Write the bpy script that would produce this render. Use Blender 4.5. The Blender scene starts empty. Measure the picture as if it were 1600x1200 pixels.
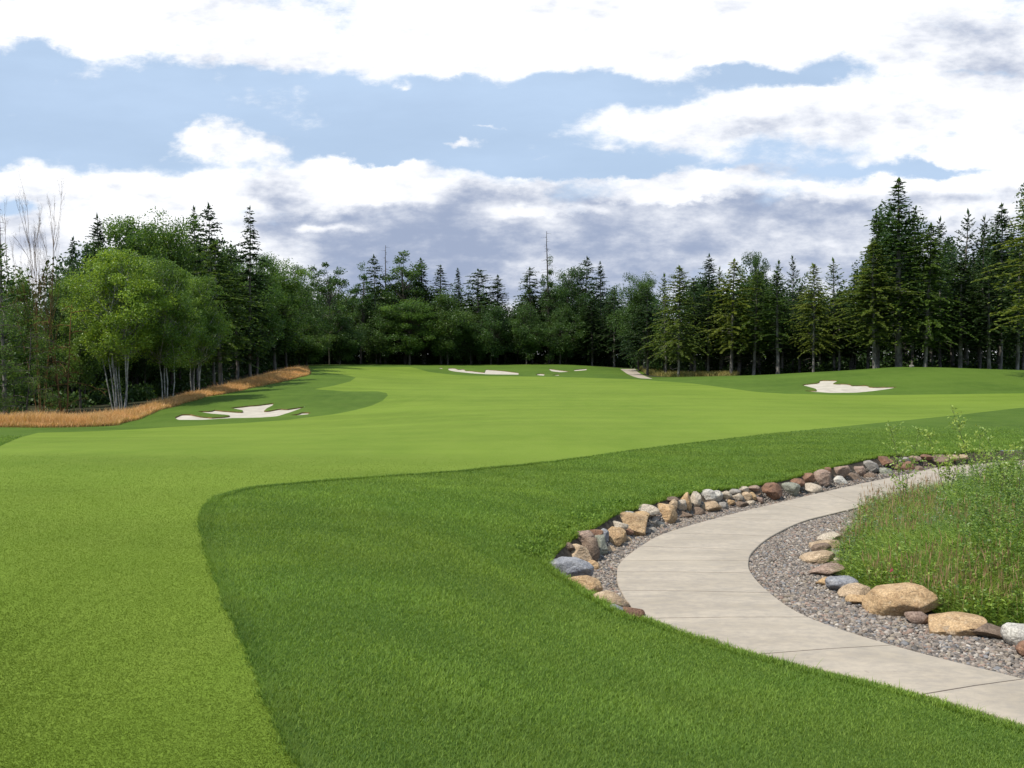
import bpy, math, random
import numpy as np

# ------------------------------------------------------------------ camera, sky, sun, exposure
E = 3.9                    # eye height over the cart path
FPX = 1422.0               # focal length in photo pixels (photo is 1600 x 1200)
PITCH = math.atan(40 / FPX)
sc = bpy.context.scene
col = sc.collection
cam_d = bpy.data.cameras.new('camera'); cam = bpy.data.objects.new('camera', cam_d); col.objects.link(cam)
cam.location = (0, 0, E); cam.rotation_euler = (math.pi / 2 - PITCH, 0, 0)
cam_d.sensor_width = 36; cam_d.lens = 36 * FPX / 1600; cam_d.clip_end = 3000; cam_d.clip_start = .1
sc.camera = cam
sc.view_settings.view_transform = 'Standard'; sc.view_settings.look = 'None'
sc.view_settings.exposure = 0.0; sc.view_settings.gamma = 1.0
sc.cycles.max_bounces = 6; sc.cycles.diffuse_bounces = 3; sc.cycles.transmission_bounces = 4
sc.cycles.transparent_max_bounces = 6; sc.cycles.caustics_reflective = False; sc.cycles.caustics_refractive = False

SUN_AZ, SUN_EL = math.radians(-122), math.radians(58)
SUN_STRENGTH = 4.9
sun_d = bpy.data.lights.new('sun', 'SUN'); sun_d.energy = SUN_STRENGTH; sun_d.angle = math.radians(.5)
sun_d.color = (1, .95, .86)
sun = bpy.data.objects.new('sun', sun_d); col.objects.link(sun)
sun.rotation_euler = (math.pi / 2 - SUN_EL, 0, math.pi - SUN_AZ)   # lamp shines along its -Z


def ray(px, py):
    """pixel of the photograph -> direction from the eye with y = 1"""
    a, b = (px - 800) / FPX, (600 - py) / FPX
    c, s = math.cos(PITCH), math.sin(PITCH)
    y = c + b * s
    return a / y, (b * c - s) / y


# ---- world: Nishita sky, clouds laid out over the dome by direction
world = bpy.data.worlds.new('World'); sc.world = world; world.use_nodes = True
nt = world.node_tree; nt.nodes.clear()
N, L = nt.nodes, nt.links


def wn(t, **k):
    n = N.new(t)
    for a, v in k.items():
        setattr(n, a, v)
    return n


def wm(op, a, b=None, c=None, clamp=False):
    n = wn('ShaderNodeMath', operation=op, use_clamp=clamp)
    for i, v in enumerate((a, b, c)):
        if v is None:
            continue
        if isinstance(v, (int, float)):
            n.inputs[i].default_value = v
        else:
            L.new(v, n.inputs[i])
    return n.outputs[0]


def wv(op, a, b=None):
    n = wn('ShaderNodeVectorMath', operation=op)
    for i, v in enumerate((a, b)):
        if v is None:
            continue
        if isinstance(v, tuple):
            n.inputs[i].default_value = v
        else:
            L.new(v, n.inputs[i])
    return n.outputs['Value'] if op in ('DOT_PRODUCT', 'LENGTH') else n.outputs[0]


YO = .15
tc = wn('ShaderNodeTexCoord')
sep = wn('ShaderNodeSeparateXYZ'); L.new(tc.outputs['Generated'], sep.inputs[0])
yy = wm('ADD', wm('ABSOLUTE', sep.outputs[1]), YO)
uv = wn('ShaderNodeCombineXYZ')
L.new(wm('DIVIDE', sep.outputs[0], yy), uv.inputs[0]); L.new(wm('DIVIDE', sep.outputs[2], yy), uv.inputs[1])


def noise(vec, scale, detail, rough=.55, off=(0, 0, 0), stretch=(1, 1, 1)):
    v = wv('MULTIPLY', wv('ADD', vec, off), stretch)
    n = wn('ShaderNodeTexNoise'); n.inputs['Scale'].default_value = scale
    n.inputs['Detail'].default_value = detail; n.inputs['Roughness'].default_value = rough
    L.new(v, n.inputs['Vector'])
    return n


w1 = noise(uv.outputs[0], 3.2, 5, .6, (3.1, 1.7, 0), (1, 1.6, 1))
warp = wv('MULTIPLY', wv('SUBTRACT', w1.outputs['Color'], (.5, .5, .5)), (.12, .07, 0))
w2 = noise(uv.outputs[0], 14, 6, .62, (8.1, 2.7, 0), (1, 1.5, 1))
warp = wv('ADD', warp, wv('MULTIPLY', wv('SUBTRACT', w2.outputs['Color'], (.5, .5, .5)), (.07, .045, 0)))
uvw = wv('ADD', uv.outputs[0], warp)


def skyuv(px, py):
    x, z = ray(px, py)
    l = math.sqrt(1 + x * x + z * z)
    x, y, z = x / l, 1 / l, z / l
    return x / (y + YO), z / (y + YO)


def field(blobs, vec):
    acc = None
    for px, py, rx, ry, amp in blobs:
        u, v = skyuv(px, py)
        k = 1 / 1.12
        d = wv('SUBTRACT', vec, (u, v, 0))
        d = wv('MULTIPLY', d, (FPX / rx / k, FPX / ry / k, 0))
        e = wm('EXPONENT', wm('MULTIPLY', wv('DOT_PRODUCT', d, d), -1.0))
        acc = wm('MULTIPLY_ADD', e, amp, 0.0 if acc is None else acc)
    return acc


CLOUDS = [(15, 30, 60, 26, .6), (70, 80, 70, 16, -.5), (250, 18, 210, 58, 1.3), (560, 5, 300, 80, 1.3), (880, 15, 280, 80, 1.2), (770, 100, 90, 18, .7),
          (1150, 10, 260, 80, .9), (1500, 40, 300, 110, .8), (980, 190, 150, 26, .6), (1130, 168, 220, 34, .55), (1000, 90, 120, 36, .5),
          (1350, 190, 240, 46, .65), (1560, 155, 160, 70, .6), (325, 210, 80, 26, 1.3), (400, 222, 40, 8, .5), (40, 290, 110, 18, .8), (200, 300, 120, 36, 1.1),
          (180, 370, 130, 60, 1.2), (470, 283, 120, 34, 1.3), (620, 252, 70, 13, .8), (300, 345, 200, 60, 1.0),
          (640, 340, 330, 62, 1.3), (900, 300, 200, 34, 1.0), (1100, 290, 200, 20, .6), (1300, 330, 400, 55, 1.2), (1600, 350, 250, 90, 1.1),
          (700, 430, 900, 100, 1.5), (1500, 450, 600, 120, 1.5), (-200, 430, 400, 60, .6), (730, 213, 36, 9, 1.0), (780, 183, 22, 6, .8), (630, 125, 16, 8, .6),
          (330, 135, 400, 36, -.8), (620, 180, 220, 40, -.8), (90, 215, 230, 45, -.6), (20, 335, 70, 20, -.9),
          (1500, 250, 80, 10, -.5), (1330, 285, 70, 8, -.4), (1100, 262, 50, 8, -.5), (1560, 110, 60, 10, -.5), (870, 130, 50, 26, -.35), (860, 250, 130, 13, -.9), (925, 140, 50, 20, -.5), (1010, 245, 90, 12, -.5), (1400, 258, 140, 12, -.8),
          (1530, 205, 60, 10, -.6), (1190, 125, 130, 12, -.75), (1310, 105, 60, 14, -.4), (560, 225, 100, 14, -.4), (1230, 275, 90, 8, -.5), (1040, 150, 60, 14, -.3),
          (-500, 100, 500, 200, .5), (2300, 200, 400, 200, .5)]
dens = field(CLOUDS, uvw)
n2 = noise(uv.outputs[0], 7, 12, .66, (0, 5, 0), (1, 2.0, 1))
dens = wm('MAXIMUM', wm('MINIMUM', dens, .95), -.22)
dens = wm('ADD', dens, wm('MULTIPLY', wm('SUBTRACT', n2.outputs['Fac'], .5), 3.1))
# clouds thinned behind the viewer, out of view, to lower the ambient light
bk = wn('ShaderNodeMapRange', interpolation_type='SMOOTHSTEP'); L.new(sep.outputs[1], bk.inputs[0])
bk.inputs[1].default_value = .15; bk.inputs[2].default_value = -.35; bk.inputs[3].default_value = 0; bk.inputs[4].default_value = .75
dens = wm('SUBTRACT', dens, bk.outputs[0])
mr = wn('ShaderNodeMapRange', interpolation_type='SMOOTHSTEP'); L.new(dens, mr.inputs[0])
mr.inputs[1].default_value = .10; mr.inputs[2].default_value = .76
mask = mr.outputs[0]

GREY = [(425, 290, 42, 24, .8), (440, 345, 70, 26, .9), (520, 335, 70, 10, .3), (640, 322, 120, 18, .6), (800, 296, 120, 18, .7), (640, 400, 280, 55, 1.1),
        (860, 360, 260, 42, 1.0), (1100, 345, 220, 30, .7), (900, 440, 420, 55, 1.1), (1150, 190, 110, 16, .5),
        (1420, 175, 140, 30, .55), (1540, 60, 160, 60, .3), (1500, 300, 240, 18, .7), (1230, 318, 200, 16, .8), (1350, 365, 300, 35, .7),
        (560, 302, 60, 12, -.4), (495, 345, 60, 9, -.8), (800, 328, 50, 12, -.7), (900, 322, 50, 9, -.5), (215, 288, 34, 9, .4), (300, 300, 40, 8, .2),
        (1080, 290, 30, 10, -.4), (1190, 268, 110, 10, .35), (1000, 310, 120, 12, .6), (1190, 330, 40, 12, -.5), (1600, 430, 300, 60, .9), (100, 480, 400, 60, .4)]
g = field(GREY, uvw)
n3 = noise(uv.outputs[0], 6, 7, .6, (9, 2, 4), (1, 2.4, 1))
n3b = noise(uv.outputs[0], 22, 5, .6, (2, 2, 4), (1, 2.0, 1))
g = wm('MAXIMUM', wm('MINIMUM', g, .95), -.3)
g = wm('ADD', g, wm('MULTIPLY', wm('SUBTRACT', n3.outputs['Fac'], .5), 3.4))
g = wm('ADD', g, wm('MULTIPLY', wm('SUBTRACT', n3b.outputs['Fac'], .5), 1.5))
mg = wn('ShaderNodeMapRange', interpolation_type='SMOOTHSTEP'); L.new(g, mg.inputs[0])
mg.inputs[1].default_value = -.05; mg.inputs[2].default_value = 1.35
cc = wn('ShaderNodeMix', data_type='RGBA'); L.new(mg.outputs[0], cc.inputs[0])
cc.inputs[6].default_value = (1.10, 1.11, 1.14, 1); cc.inputs[7].default_value = (.365, .435, .60, 1)
sky = wn('ShaderNodeTexSky', sky_type='NISHITA'); sky.sun_disc = False
sky.sun_elevation = SUN_EL; sky.sun_rotation = SUN_AZ; sky.air_density = 1.0; sky.dust_density = 1.2; sky.ozone_density = 1.5
SKY_K = .10
bg1 = wn('ShaderNodeBackground'); bg1.inputs[1].default_value = SKY_K
haze = wn('ShaderNodeMix', data_type='RGBA')
veil = noise(uv.outputs[0], 2.5, 6, .55, (4, 4, 1), (1, 3.5, 1))
vm = wn('ShaderNodeMapRange', interpolation_type='SMOOTHSTEP'); L.new(veil.outputs['Fac'], vm.inputs[0]); vm.inputs[1].default_value = .36; vm.inputs[2].default_value = .66
vm.inputs[3].default_value = .78; vm.inputs[4].default_value = 1.0; L.new(vm.outputs[0], haze.inputs[0])
L.new(sky.outputs[0], haze.inputs[6]); haze.inputs[7].default_value = (5.4, 7.0, 9.3, 1)   # thin high veil over the blue
L.new(haze.outputs[2], bg1.inputs[0])
bg2 = wn('ShaderNodeBackground'); bg2.inputs[1].default_value = 1.0; L.new(cc.outputs[2], bg2.inputs[0])
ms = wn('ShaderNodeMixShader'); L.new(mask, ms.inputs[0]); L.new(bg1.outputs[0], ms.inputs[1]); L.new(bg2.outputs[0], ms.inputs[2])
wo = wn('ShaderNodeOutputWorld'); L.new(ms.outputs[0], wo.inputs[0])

# ------------------------------------------------------------------ helpers
rng = np.random.default_rng(7)
random.seed(7)


def tag(o, label=None, cat=None, group=None, kind=None):
    if label: o['label'] = label
    if cat: o['category'] = cat
    if group: o['group'] = group
    if kind: o['kind'] = kind
    return o


def empty(name, loc=(0, 0, 0), rz=0):
    o = bpy.data.objects.new(name, None); col.objects.link(o)
    o.location = loc; o.rotation_euler = (0, 0, rz); o.empty_display_size = .3
    return o


def mesh(name, V, faces, mat=None, parent=None, smooth=False, attrs=None, link=True):
    """faces: list of arrays (m,k) or of python lists"""
    V = np.asarray(V, dtype=np.float32)
    idx, sizes = [], []
    for f in faces:
        if isinstance(f, np.ndarray):
            if len(f):
                idx.append(f.reshape(-1)); sizes.append(np.full(len(f), f.shape[1]))
        else:
            for p in f:
                idx.append(np.array(p)); sizes.append(np.array([len(p)]))
    idx = np.concatenate(idx).astype(np.int32); sizes = np.concatenate(sizes).astype(np.int32)
    starts = np.concatenate([[0], np.cumsum(sizes)[:-1]]).astype(np.int32)
    me = bpy.data.meshes.new(name)
    me.vertices.add(len(V)); me.vertices.foreach_set('co', V.reshape(-1))
    me.loops.add(len(idx)); me.loops.foreach_set('vertex_index', idx)
    me.polygons.add(len(sizes)); me.polygons.foreach_set('loop_start', starts); me.polygons.foreach_set('loop_total', sizes)
    me.polygons.foreach_set('use_smooth', np.full(len(sizes), smooth))
    for k, a in (attrs or {}).items():
        a = np.asarray(a, dtype=np.float32)
        if a.ndim == 1:
            at = me.attributes.new(k, 'FLOAT', 'POINT'); at.data.foreach_set('value', a)
        else:
            at = me.attributes.new(k, 'FLOAT_COLOR', 'POINT')
            c4 = np.ones((len(a), 4), np.float32); c4[:, :3] = a; at.data.foreach_set('color', c4.reshape(-1))
    me.update(calc_edges=True)
    me.validate()
    if mat: me.materials.append(mat)
    o = bpy.data.objects.new(name, me)
    if link: col.objects.link(o)
    if parent: o.parent = parent
    return o


class MB:
    def __init__(s):
        s.V, s.F, s.A, s.n = [], [], [], 0

    def add(s, V, F, a=0.5):
        V = np.asarray(V, dtype=float)
        s.V.append(V)
        for f in (F if isinstance(F, list) else [F]):
            if len(f): s.F.append(np.asarray(f) + s.n)
        s.A.append(np.full(len(V), a) if np.isscalar(a) else np.asarray(a))
        s.n += len(V)

    def tube(s, pts, rad, k=6, a=.5):
        pts = np.asarray(pts, float); rad = np.asarray(rad, float)
        t = np.gradient(pts, axis=0); t /= np.linalg.norm(t, axis=1)[:, None] + 1e-9
        ref = np.array([1., .13, .07]) if abs(t[0][0]) < .8 else np.array([.1, 1., .1])
        b = np.cross(t, ref); b /= np.linalg.norm(b, axis=1)[:, None]; c = np.cross(t, b)
        an = np.arange(k) / k * 2 * math.pi
        V = pts[:, None] + rad[:, None, None] * (np.cos(an)[None, :, None] * b[:, None] + np.sin(an)[None, :, None] * c[:, None])
        m = len(pts)
        i, j = np.meshgrid(np.arange(m - 1), np.arange(k), indexing='ij')
        F = np.stack([i * k + j, i * k + (j + 1) % k, (i + 1) * k + (j + 1) % k, (i + 1) * k + j], -1).reshape(-1, 4)
        s.add(V.reshape(-1, 3), F, a)

    def build(s, name, mat, parent=None, smooth=False, link=True):
        return mesh(name, np.concatenate(s.V), s.F, mat, parent, smooth, {'v': np.concatenate(s.A)}, link)


def unit(v):
    return v / (np.linalg.norm(v, axis=-1, keepdims=True) + 1e-9)


def kites(P, D, Ln, W, up=None, fold=0.0):
    """flat leaf-shaped quads: base point P, direction D, length, width"""
    n = len(P); D = unit(D)
    r = rng.normal(size=(n, 3)) if up is None else up
    S = unit(np.cross(D, r))
    Ln = np.broadcast_to(Ln, n)[:, None]; W = np.broadcast_to(W, n)[:, None]
    V = np.stack([P, P + D * Ln * .45 + S * W * .5, P + D * Ln, P + D * Ln * .45 - S * W * .5], 1)
    return V.reshape(-1, 3), np.arange(4 * n).reshape(n, 4)


def blades(P, h, w, yaw, lean, bend=.3, segs=2, up=None):
    """grass blades: tapered bent strips"""
    n = len(P)
    dirx = np.stack([np.cos(yaw), np.sin(yaw), np.zeros(n)], 1)
    side = np.stack([-np.sin(yaw + 1.1 * rng.normal(size=n)), np.cos(yaw), np.zeros(n)], 1); side = unit(side)
    rows = []
    for k in range(segs + 1):
        s = k / segs
        c = P + np.array([0, 0, 1.]) * (h * s * (1 - .25 * bend * s))[:, None] + dirx * (h * (lean * s + bend * s * s))[:, None]
        ww = (w * (1 - s) ** .7 * .5)[:, None]
        if k == segs:
            rows.append(c[:, None])
        else:
            rows.append(np.stack([c - side * ww, c + side * ww], 1))
    V = np.concatenate(rows, 1); m = 2 * segs + 1
    base = np.arange(n)[:, None] * m
    F = [base + np.array([[2 * k, 2 * k + 1, 2 * k + 3, 2 * k + 2]]) for k in range(segs - 1)]
    F.append(base + np.array([[2 * segs - 2, 2 * segs - 1, 2 * segs]]))
    return V.reshape(-1, 3), F, m


# ---- materials
def new_mat(name):
    m = bpy.data.materials.new(name); m.use_nodes = True
    nt = m.node_tree; nt.nodes.clear()
    out = nt.nodes.new('ShaderNodeOutputMaterial')
    return m, nt, out


class NT:
    def __init__(s, nt): s.nt = nt

    def n(s, t, **k):
        x = s.nt.nodes.new(t)
        for a, v in k.items(): setattr(x, a, v)
        return x

    def l(s, a, b): s.nt.links.new(a, b)

    def setin(s, sock, v):
        if isinstance(v, bpy.types.NodeSocket): s.l(v, sock)
        elif v is not None: sock.default_value = v

    def noise(s, scale, detail=3, rough=.5, vec=None, stretch=None, dist=0):
        if vec is None: vec = s.n('ShaderNodeTexCoord').outputs['Object']
        if stretch:
            mp = s.n('ShaderNodeMapping'); mp.inputs['Scale'].default_value = stretch; s.l(vec, mp.inputs[0]); vec = mp.outputs[0]
        x = s.n('ShaderNodeTexNoise'); x.inputs['Scale'].default_value = scale; x.inputs['Detail'].default_value = detail
        x.inputs['Roughness'].default_value = rough; x.inputs['Distortion'].default_value = dist
        s.l(vec, x.inputs['Vector'])
        return x.outputs['Fac']

    def mix(s, f, a, b, mode='MIX'):
        x = s.n('ShaderNodeMix', data_type='RGBA', blend_type=mode)
        s.setin(x.inputs[0], f); s.setin(x.inputs[6], a if not isinstance(a, tuple) else (*a, 1)); s.setin(x.inputs[7], b if not isinstance(b, tuple) else (*b, 1))
        return x.outputs[2]

    def rng(s, v, a, b, c=0., d=1., smooth=True):
        x = s.n('ShaderNodeMapRange')
        if smooth: x.interpolation_type = 'SMOOTHSTEP'
        s.l(v, x.inputs[0])
        for i, q in zip((1, 2, 3, 4), (a, b, c, d)): x.inputs[i].default_value = q
        return x.outputs[0]

    def math(s, op, a, b=None):
        x = s.n('ShaderNodeMath', operation=op); s.setin(x.inputs[0], a); s.setin(x.inputs[1], b); return x.outputs[0]

    def attr(s, name, out='Fac'): return s.n('ShaderNodeAttribute', attribute_name=name).outputs[out]

    def bump(s, h, strength, dist):
        x = s.n('ShaderNodeBump'); x.inputs['Strength'].default_value = strength; x.inputs['Distance'].default_value = dist
        s.l(h, x.inputs['Height']); return x.outputs[0]


def pbsdf(T, color, rough=.8, normal=None, spec=.3, trans=0.0, tcolor=None):
    p = T.n('ShaderNodeBsdfPrincipled')
    T.setin(p.inputs['Base Color'], color if not isinstance(color, tuple) else (*color, 1))
    T.setin(p.inputs['Roughness'], rough); p.inputs['Specular IOR Level'].default_value = spec
    if normal is not None: T.l(normal, p.inputs['Normal'])
    if trans:
        t = T.n('ShaderNodeBsdfTranslucent'); T.setin(t.inputs[0], tcolor if tcolor is not None else color)
        m = T.n('ShaderNodeMixShader'); m.inputs[0].default_value = trans
        T.l(p.outputs[0], m.inputs[1]); T.l(t.outputs[0], m.inputs[2]); return m.outputs[0]
    return p.outputs[0]


def leaf_mat(name, dark, light, trans=.35, rough=.55, spec=.2, clump=.5, hue=(1.25, 1.15, .7)):
    m, nt, out = new_mat(name); T = NT(nt)
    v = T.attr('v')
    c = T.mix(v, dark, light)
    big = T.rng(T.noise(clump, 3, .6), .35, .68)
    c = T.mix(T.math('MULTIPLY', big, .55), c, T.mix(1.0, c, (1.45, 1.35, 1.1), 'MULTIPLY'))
    rnd = T.n('ShaderNodeObjectInfo').outputs['Random']
    c = T.mix(rnd, T.mix(1.0, c, (.78, .85, .9), 'MULTIPLY'), T.mix(1.0, c, (1.2, 1.12, .95), 'MULTIPLY'))
    tcol = T.mix(1.0, c, hue, 'MULTIPLY')
    T.l(pbsdf(T, c, rough, None, spec, trans, tcol), out.inputs[0]); return m


def bark_mat(name, a, b, scale=3, stretch=(1, 1, .2)):
    m, nt, out = new_mat(name); T = NT(nt)
    f = T.rng(T.noise(scale, 5, .65, stretch=stretch), .35, .65)
    T.l(pbsdf(T, T.mix(f, a, b), .9, T.bump(f, .6, .03), .2), out.inputs[0]); return m


M = {}
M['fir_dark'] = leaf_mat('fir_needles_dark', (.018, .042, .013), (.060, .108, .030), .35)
M['fir_mid'] = leaf_mat('fir_needles_mid', (.034, .074, .017), (.115, .190, .042), .4)
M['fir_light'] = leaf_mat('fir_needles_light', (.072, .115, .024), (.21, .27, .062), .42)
M['fir_blue'] = leaf_mat('fir_needles_blue', (.020, .048, .025), (.060, .112, .050), .35)
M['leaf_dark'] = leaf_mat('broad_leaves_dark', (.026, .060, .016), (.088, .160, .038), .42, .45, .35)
M['leaf_mid'] = leaf_mat('broad_leaves_mid', (.044, .100, .019), (.150, .250, .050), .45, .45, .35)
M['leaf_birch'] = leaf_mat('birch_leaves', (.105, .185, .022), (.30, .42, .062), .5, .42, .45)
M['leaf_weed'] = leaf_mat('weed_leaves', (.042, .108, .016), (.25, .37, .075), .4, .45, .5)
M['leaf_sap'] = leaf_mat('sapling_leaves', (.19, .30, .05), (.50, .60, .18), .5, .4, .5)
M['leaf_silver'] = leaf_mat('silvery_leaves', (.05, .10, .035), (.30, .36, .20), .3, .4, .6)
M['dead'] = leaf_mat('dead_twigs', (.07, .045, .03), (.16, .11, .075), .1, .8, .1)
M['bark'] = bark_mat('bark_grey_brown', (.045, .036, .030), (.13, .11, .095))
M['bark_fir'] = bark_mat('bark_fir', (.085, .075, .065), (.24, .22, .195))
M['bark_pale'] = bark_mat('bark_pale', (.12, .115, .10), (.38, .37, .34), 2.2, (1, 1, .7))
M['bark_rust'] = bark_mat('bark_mossy_rust', (.07, .04, .02), (.24, .13, .05))


def grass_mat(name, a, b, patch, trans=.4, tip=None, rough=.55, spec=.22):
    m, nt, out = new_mat(name); T = NT(nt)
    v = T.attr('v'); c = T.mix(v, a, b)
    big = T.rng(T.noise(.45, 4, .6), .35, .65)
    c = T.mix(big, c, T.mix(1.0, c, patch, 'MULTIPLY'))
    st = T.rng(T.noise(.55, 4, .6, stretch=(.3, 1, 1)), .3, .7, .90, 1.10); gs = T.n('ShaderNodeCombineXYZ')
    for i in range(3): T.l(st, gs.inputs[i])
    c = T.mix(1.0, c, gs.outputs[0], 'MULTIPLY')
    T.l(pbsdf(T, c, rough, None, spec, trans, T.mix(1.0, c, (1.25, 1.2, .6), 'MULTIPLY')), out.inputs[0]); return m


def turf_mat(name, a, b, c3, fine, bumpd, bs=.7, trans=.0):
    m, nt, out = new_mat(name); T = NT(nt)
    n1 = T.rng(T.noise(.09, 4, .6, stretch=(1, .6, 1)), .33, .67)
    n2 = T.rng(T.noise(.9, 5, .65, stretch=(1, .55, 1)), .3, .7)
    n3 = T.noise(fine, 4, .75); n4 = T.noise(fine * .28, 3, .7)
    c = T.mix(n1, a, b)
    c = T.mix(T.math('MULTIPLY', n2, .5), c, c3)
    f = T.rng(n3, .25, .75, .72, 1.28, False)
    gm = T.n('ShaderNodeCombineXYZ')
    for i in range(3): T.l(f, gm.inputs[i])
    c = T.mix(1.0, c, gm.outputs[0], 'MULTIPLY')
    st = T.rng(T.noise(.30, 4, .55, stretch=(.16, 1, 1)), .3, .7, .92, 1.06); gs = T.n('ShaderNodeCombineXYZ')
    for i in range(3): T.l(st, gs.inputs[i])
    c = T.mix(1.0, c, gs.outputs[0], 'MULTIPLY')
    h = T.math('ADD', n3, n4)
    T.l(pbsdf(T, c, .85, T.bump(h, bs, bumpd), .06), out.inputs[0]); return m


FAIR_A, FAIR_B, FAIR_C = (.115, .176, .020), (.146, .210, .026), (.160, .216, .032)
ROUGH_A, ROUGH_B, ROUGH_C = (.056, .102, .014), (.080, .134, .018), (.100, .152, .025)  # rough tones darkened to include the self-shadowing of distant grass
M['fairway'] = turf_mat('fairway_turf', FAIR_A, FAIR_B, FAIR_C, 42, .012, .6)
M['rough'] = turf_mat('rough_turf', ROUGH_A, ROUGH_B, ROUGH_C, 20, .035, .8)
M['blade_rough'] = grass_mat('rough_blades', (.060, .132, .017), (.275, .405, .068), (1.14, 1.06, 1.05))
M['blade_fair'] = grass_mat('fairway_blades', (.078, .128, .013), (.128, .190, .022), (1.08, 1.05, 1.0), .4, None, .7, .08)
M['blade_weed'] = grass_mat('meadow_blades', (.050, .135, .018), (.32, .46, .10), (1.25, 1.1, .9))
M['fescue'] = grass_mat('fescue_stems', (.42, .23, .09), (.82, .49, .24), (.88, .96, .95), .3, None, .7, .15)
M['fescue_low'] = grass_mat('fescue_green', (.18, .20, .06), (.36, .33, .13), (1.2, 1.0, .9), .3, None, .7, .15)
M['seed'] = grass_mat('brown_seed_heads', (.20, .12, .06), (.42, .28, .16), (1, 1, 1), .2, None, .8, .1)


def simple_noise_mat(name, a, b, scale, rough=.9, bump=(.5, .02), detail=5):
    m, nt, out = new_mat(name); T = NT(nt)
    f = T.noise(scale, detail, .6); c = T.mix(T.rng(f, .3, .7), a, b)
    T.l(pbsdf(T, c, rough, T.bump(f, *bump), .2), out.inputs[0]); return m


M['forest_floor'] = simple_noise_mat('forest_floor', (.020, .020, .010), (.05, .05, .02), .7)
M['soil'] = simple_noise_mat('soil', (.035, .026, .018), (.09, .07, .05), 6)
M['sand'] = simple_noise_mat('bunker_sand', (.37, .33, .265), (.49, .44, .36), .9, .95, (.6, .12))
M['lip'] = simple_noise_mat('bunker_lip', (.07, .075, .02), (.21, .13, .05), 2.0, .95)
M['gravel_bed'] = simple_noise_mat('gravel_bed', (.06, .052, .045), (.16, .14, .125), 25, .95, (.8, .02))

m, nt_, out = new_mat('concrete'); T = NT(nt_)
oc = T.n('ShaderNodeTexCoord').outputs['Object']
f1 = T.rng(T.noise(.55, 5, .6, oc, (1, 2.6, 1)), .3, .7); f2 = T.rng(T.noise(5.5, 7, .78, oc, (.8, 1.3, 1)), .3, .72); f3 = T.noise(160, 3, .7, oc)
c = T.mix(f1, (.345, .29, .22), (.445, .375, .29)); c = T.mix(T.math('MULTIPLY', f2, .7), c, (.25, .222, .19))
c = T.mix(T.math('MULTIPLY', T.rng(T.noise(.32, 3, .5, oc), .5, .75), .5), c, (.47, .40, .31))
spots = T.rng(T.noise(9, 2, .5, oc), .70, .76)
c = T.mix(T.math('MULTIPLY', spots, .35), c, (.2, .17, .14))
c = T.mix(T.attr('v'), c, (.13, .085, .07))
T.l(pbsdf(T, c, .88, T.bump(T.math('ADD', f3, f2), .25, .006), .25), out.inputs[0]); M['concrete'] = m

m, nt_, out = new_mat('pebble'); T = NT(nt_)
f = T.noise(90, 3, .6)
c = T.mix(1.0, T.attr('c', 'Color'), T.mix(f, (.75, .75, .75), (1.25, 1.25, 1.25)), 'MULTIPLY')
T.l(pbsdf(T, c, .75, None, .3), out.inputs[0]); M['pebble'] = m


def rock_mat(name, a, b, spot):
    m, nt, out = new_mat(name); T = NT(nt)
    oc = T.n('ShaderNodeTexCoord').outputs['Object']
    rv = T.n('ShaderNodeObjectInfo').outputs['Random']
    ad = T.n('ShaderNodeVectorMath', operation='ADD'); T.l(oc, ad.inputs[0])
    cx = T.n('ShaderNodeCombineXYZ'); T.l(T.math('MULTIPLY', rv, 60), cx.inputs[0]); T.l(T.math('MULTIPLY', rv, 23), cx.inputs[2]); T.l(cx.outputs[0], ad.inputs[1])
    p = ad.outputs[0]
    f1 = T.rng(T.noise(4.5, 5, .6, p, (1, 1, 1.8), .6), .35, .66); f2 = T.noise(38, 6, .75, p); f3 = T.rng(T.noise(13, 4, .7, p), .52, .7)
    c = T.mix(f1, a, b); c = T.mix(T.math('MULTIPLY', f3, .55), c, spot)
    c = T.mix(1.0, c, T.mix(T.rng(f2, .3, .7), (.5, .48, .46), (1.3, 1.29, 1.27)), 'MULTIPLY')
    vor = T.n('ShaderNodeTexVoronoi', feature='DISTANCE_TO_EDGE'); vor.inputs['Scale'].default_value = 3.2; T.l(p, vor.inputs['Vector'])
    crack = T.rng(vor.outputs['Distance'], .0, .02)
    h = T.math('ADD', T.math('ADD', f2, f1), T.math('MULTIPLY', crack, .25))
    T.l(pbsdf(T, c, .85, T.bump(h, .75, .022), .25), out.inputs[0]); return m


ROCK = {
    'sandstone': ((.54, .37, .205), (.37, .24, .13), (.62, .49, .34)),
    'tan': ((.49, .365, .24), (.34, .245, .155), (.59, .49, .38)),
    'cream': ((.56, .48, .38), (.42, .35, .27), (.30, .25, .20)),
    'orange': ((.50, .34, .18), (.38, .25, .14), (.57, .44, .30)),
    'rust': ((.27, .15, .095), (.19, .11, .075), (.36, .23, .16)),
    'brown': ((.23, .165, .12), (.16, .115, .085), (.31, .24, .18)),
    'rose': ((.36, .26, .20), (.27, .19, .15), (.46, .37, .31)),
    'grey': ((.34, .31, .275), (.24, .22, .195), (.45, .41, .36)),
    'green grey': ((.31, .31, .25), (.22, .225, .18), (.42, .40, .34)),
    'blue grey': ((.31, .31, .325), (.205, .21, .235), (.48, .45, .41)),
    'white': ((.56, .53, .47), (.42, .39, .35), (.33, .31, .28)),
}
for k, (a, b, s_) in ROCK.items(): M['rock ' + k] = rock_mat('stone_' + k.replace(' ', '_'), a, b, s_)

# ------------------------------------------------------------------ terrain
def P3(px, Y, d):   # point at depth Y, d below the eye
    x, _ = ray(px, 560); return (x * Y, Y, E - d)


def PY(px, py, Y):
    x, z = ray(px, py); return (x * Y, Y, E + z * Y)


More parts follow.
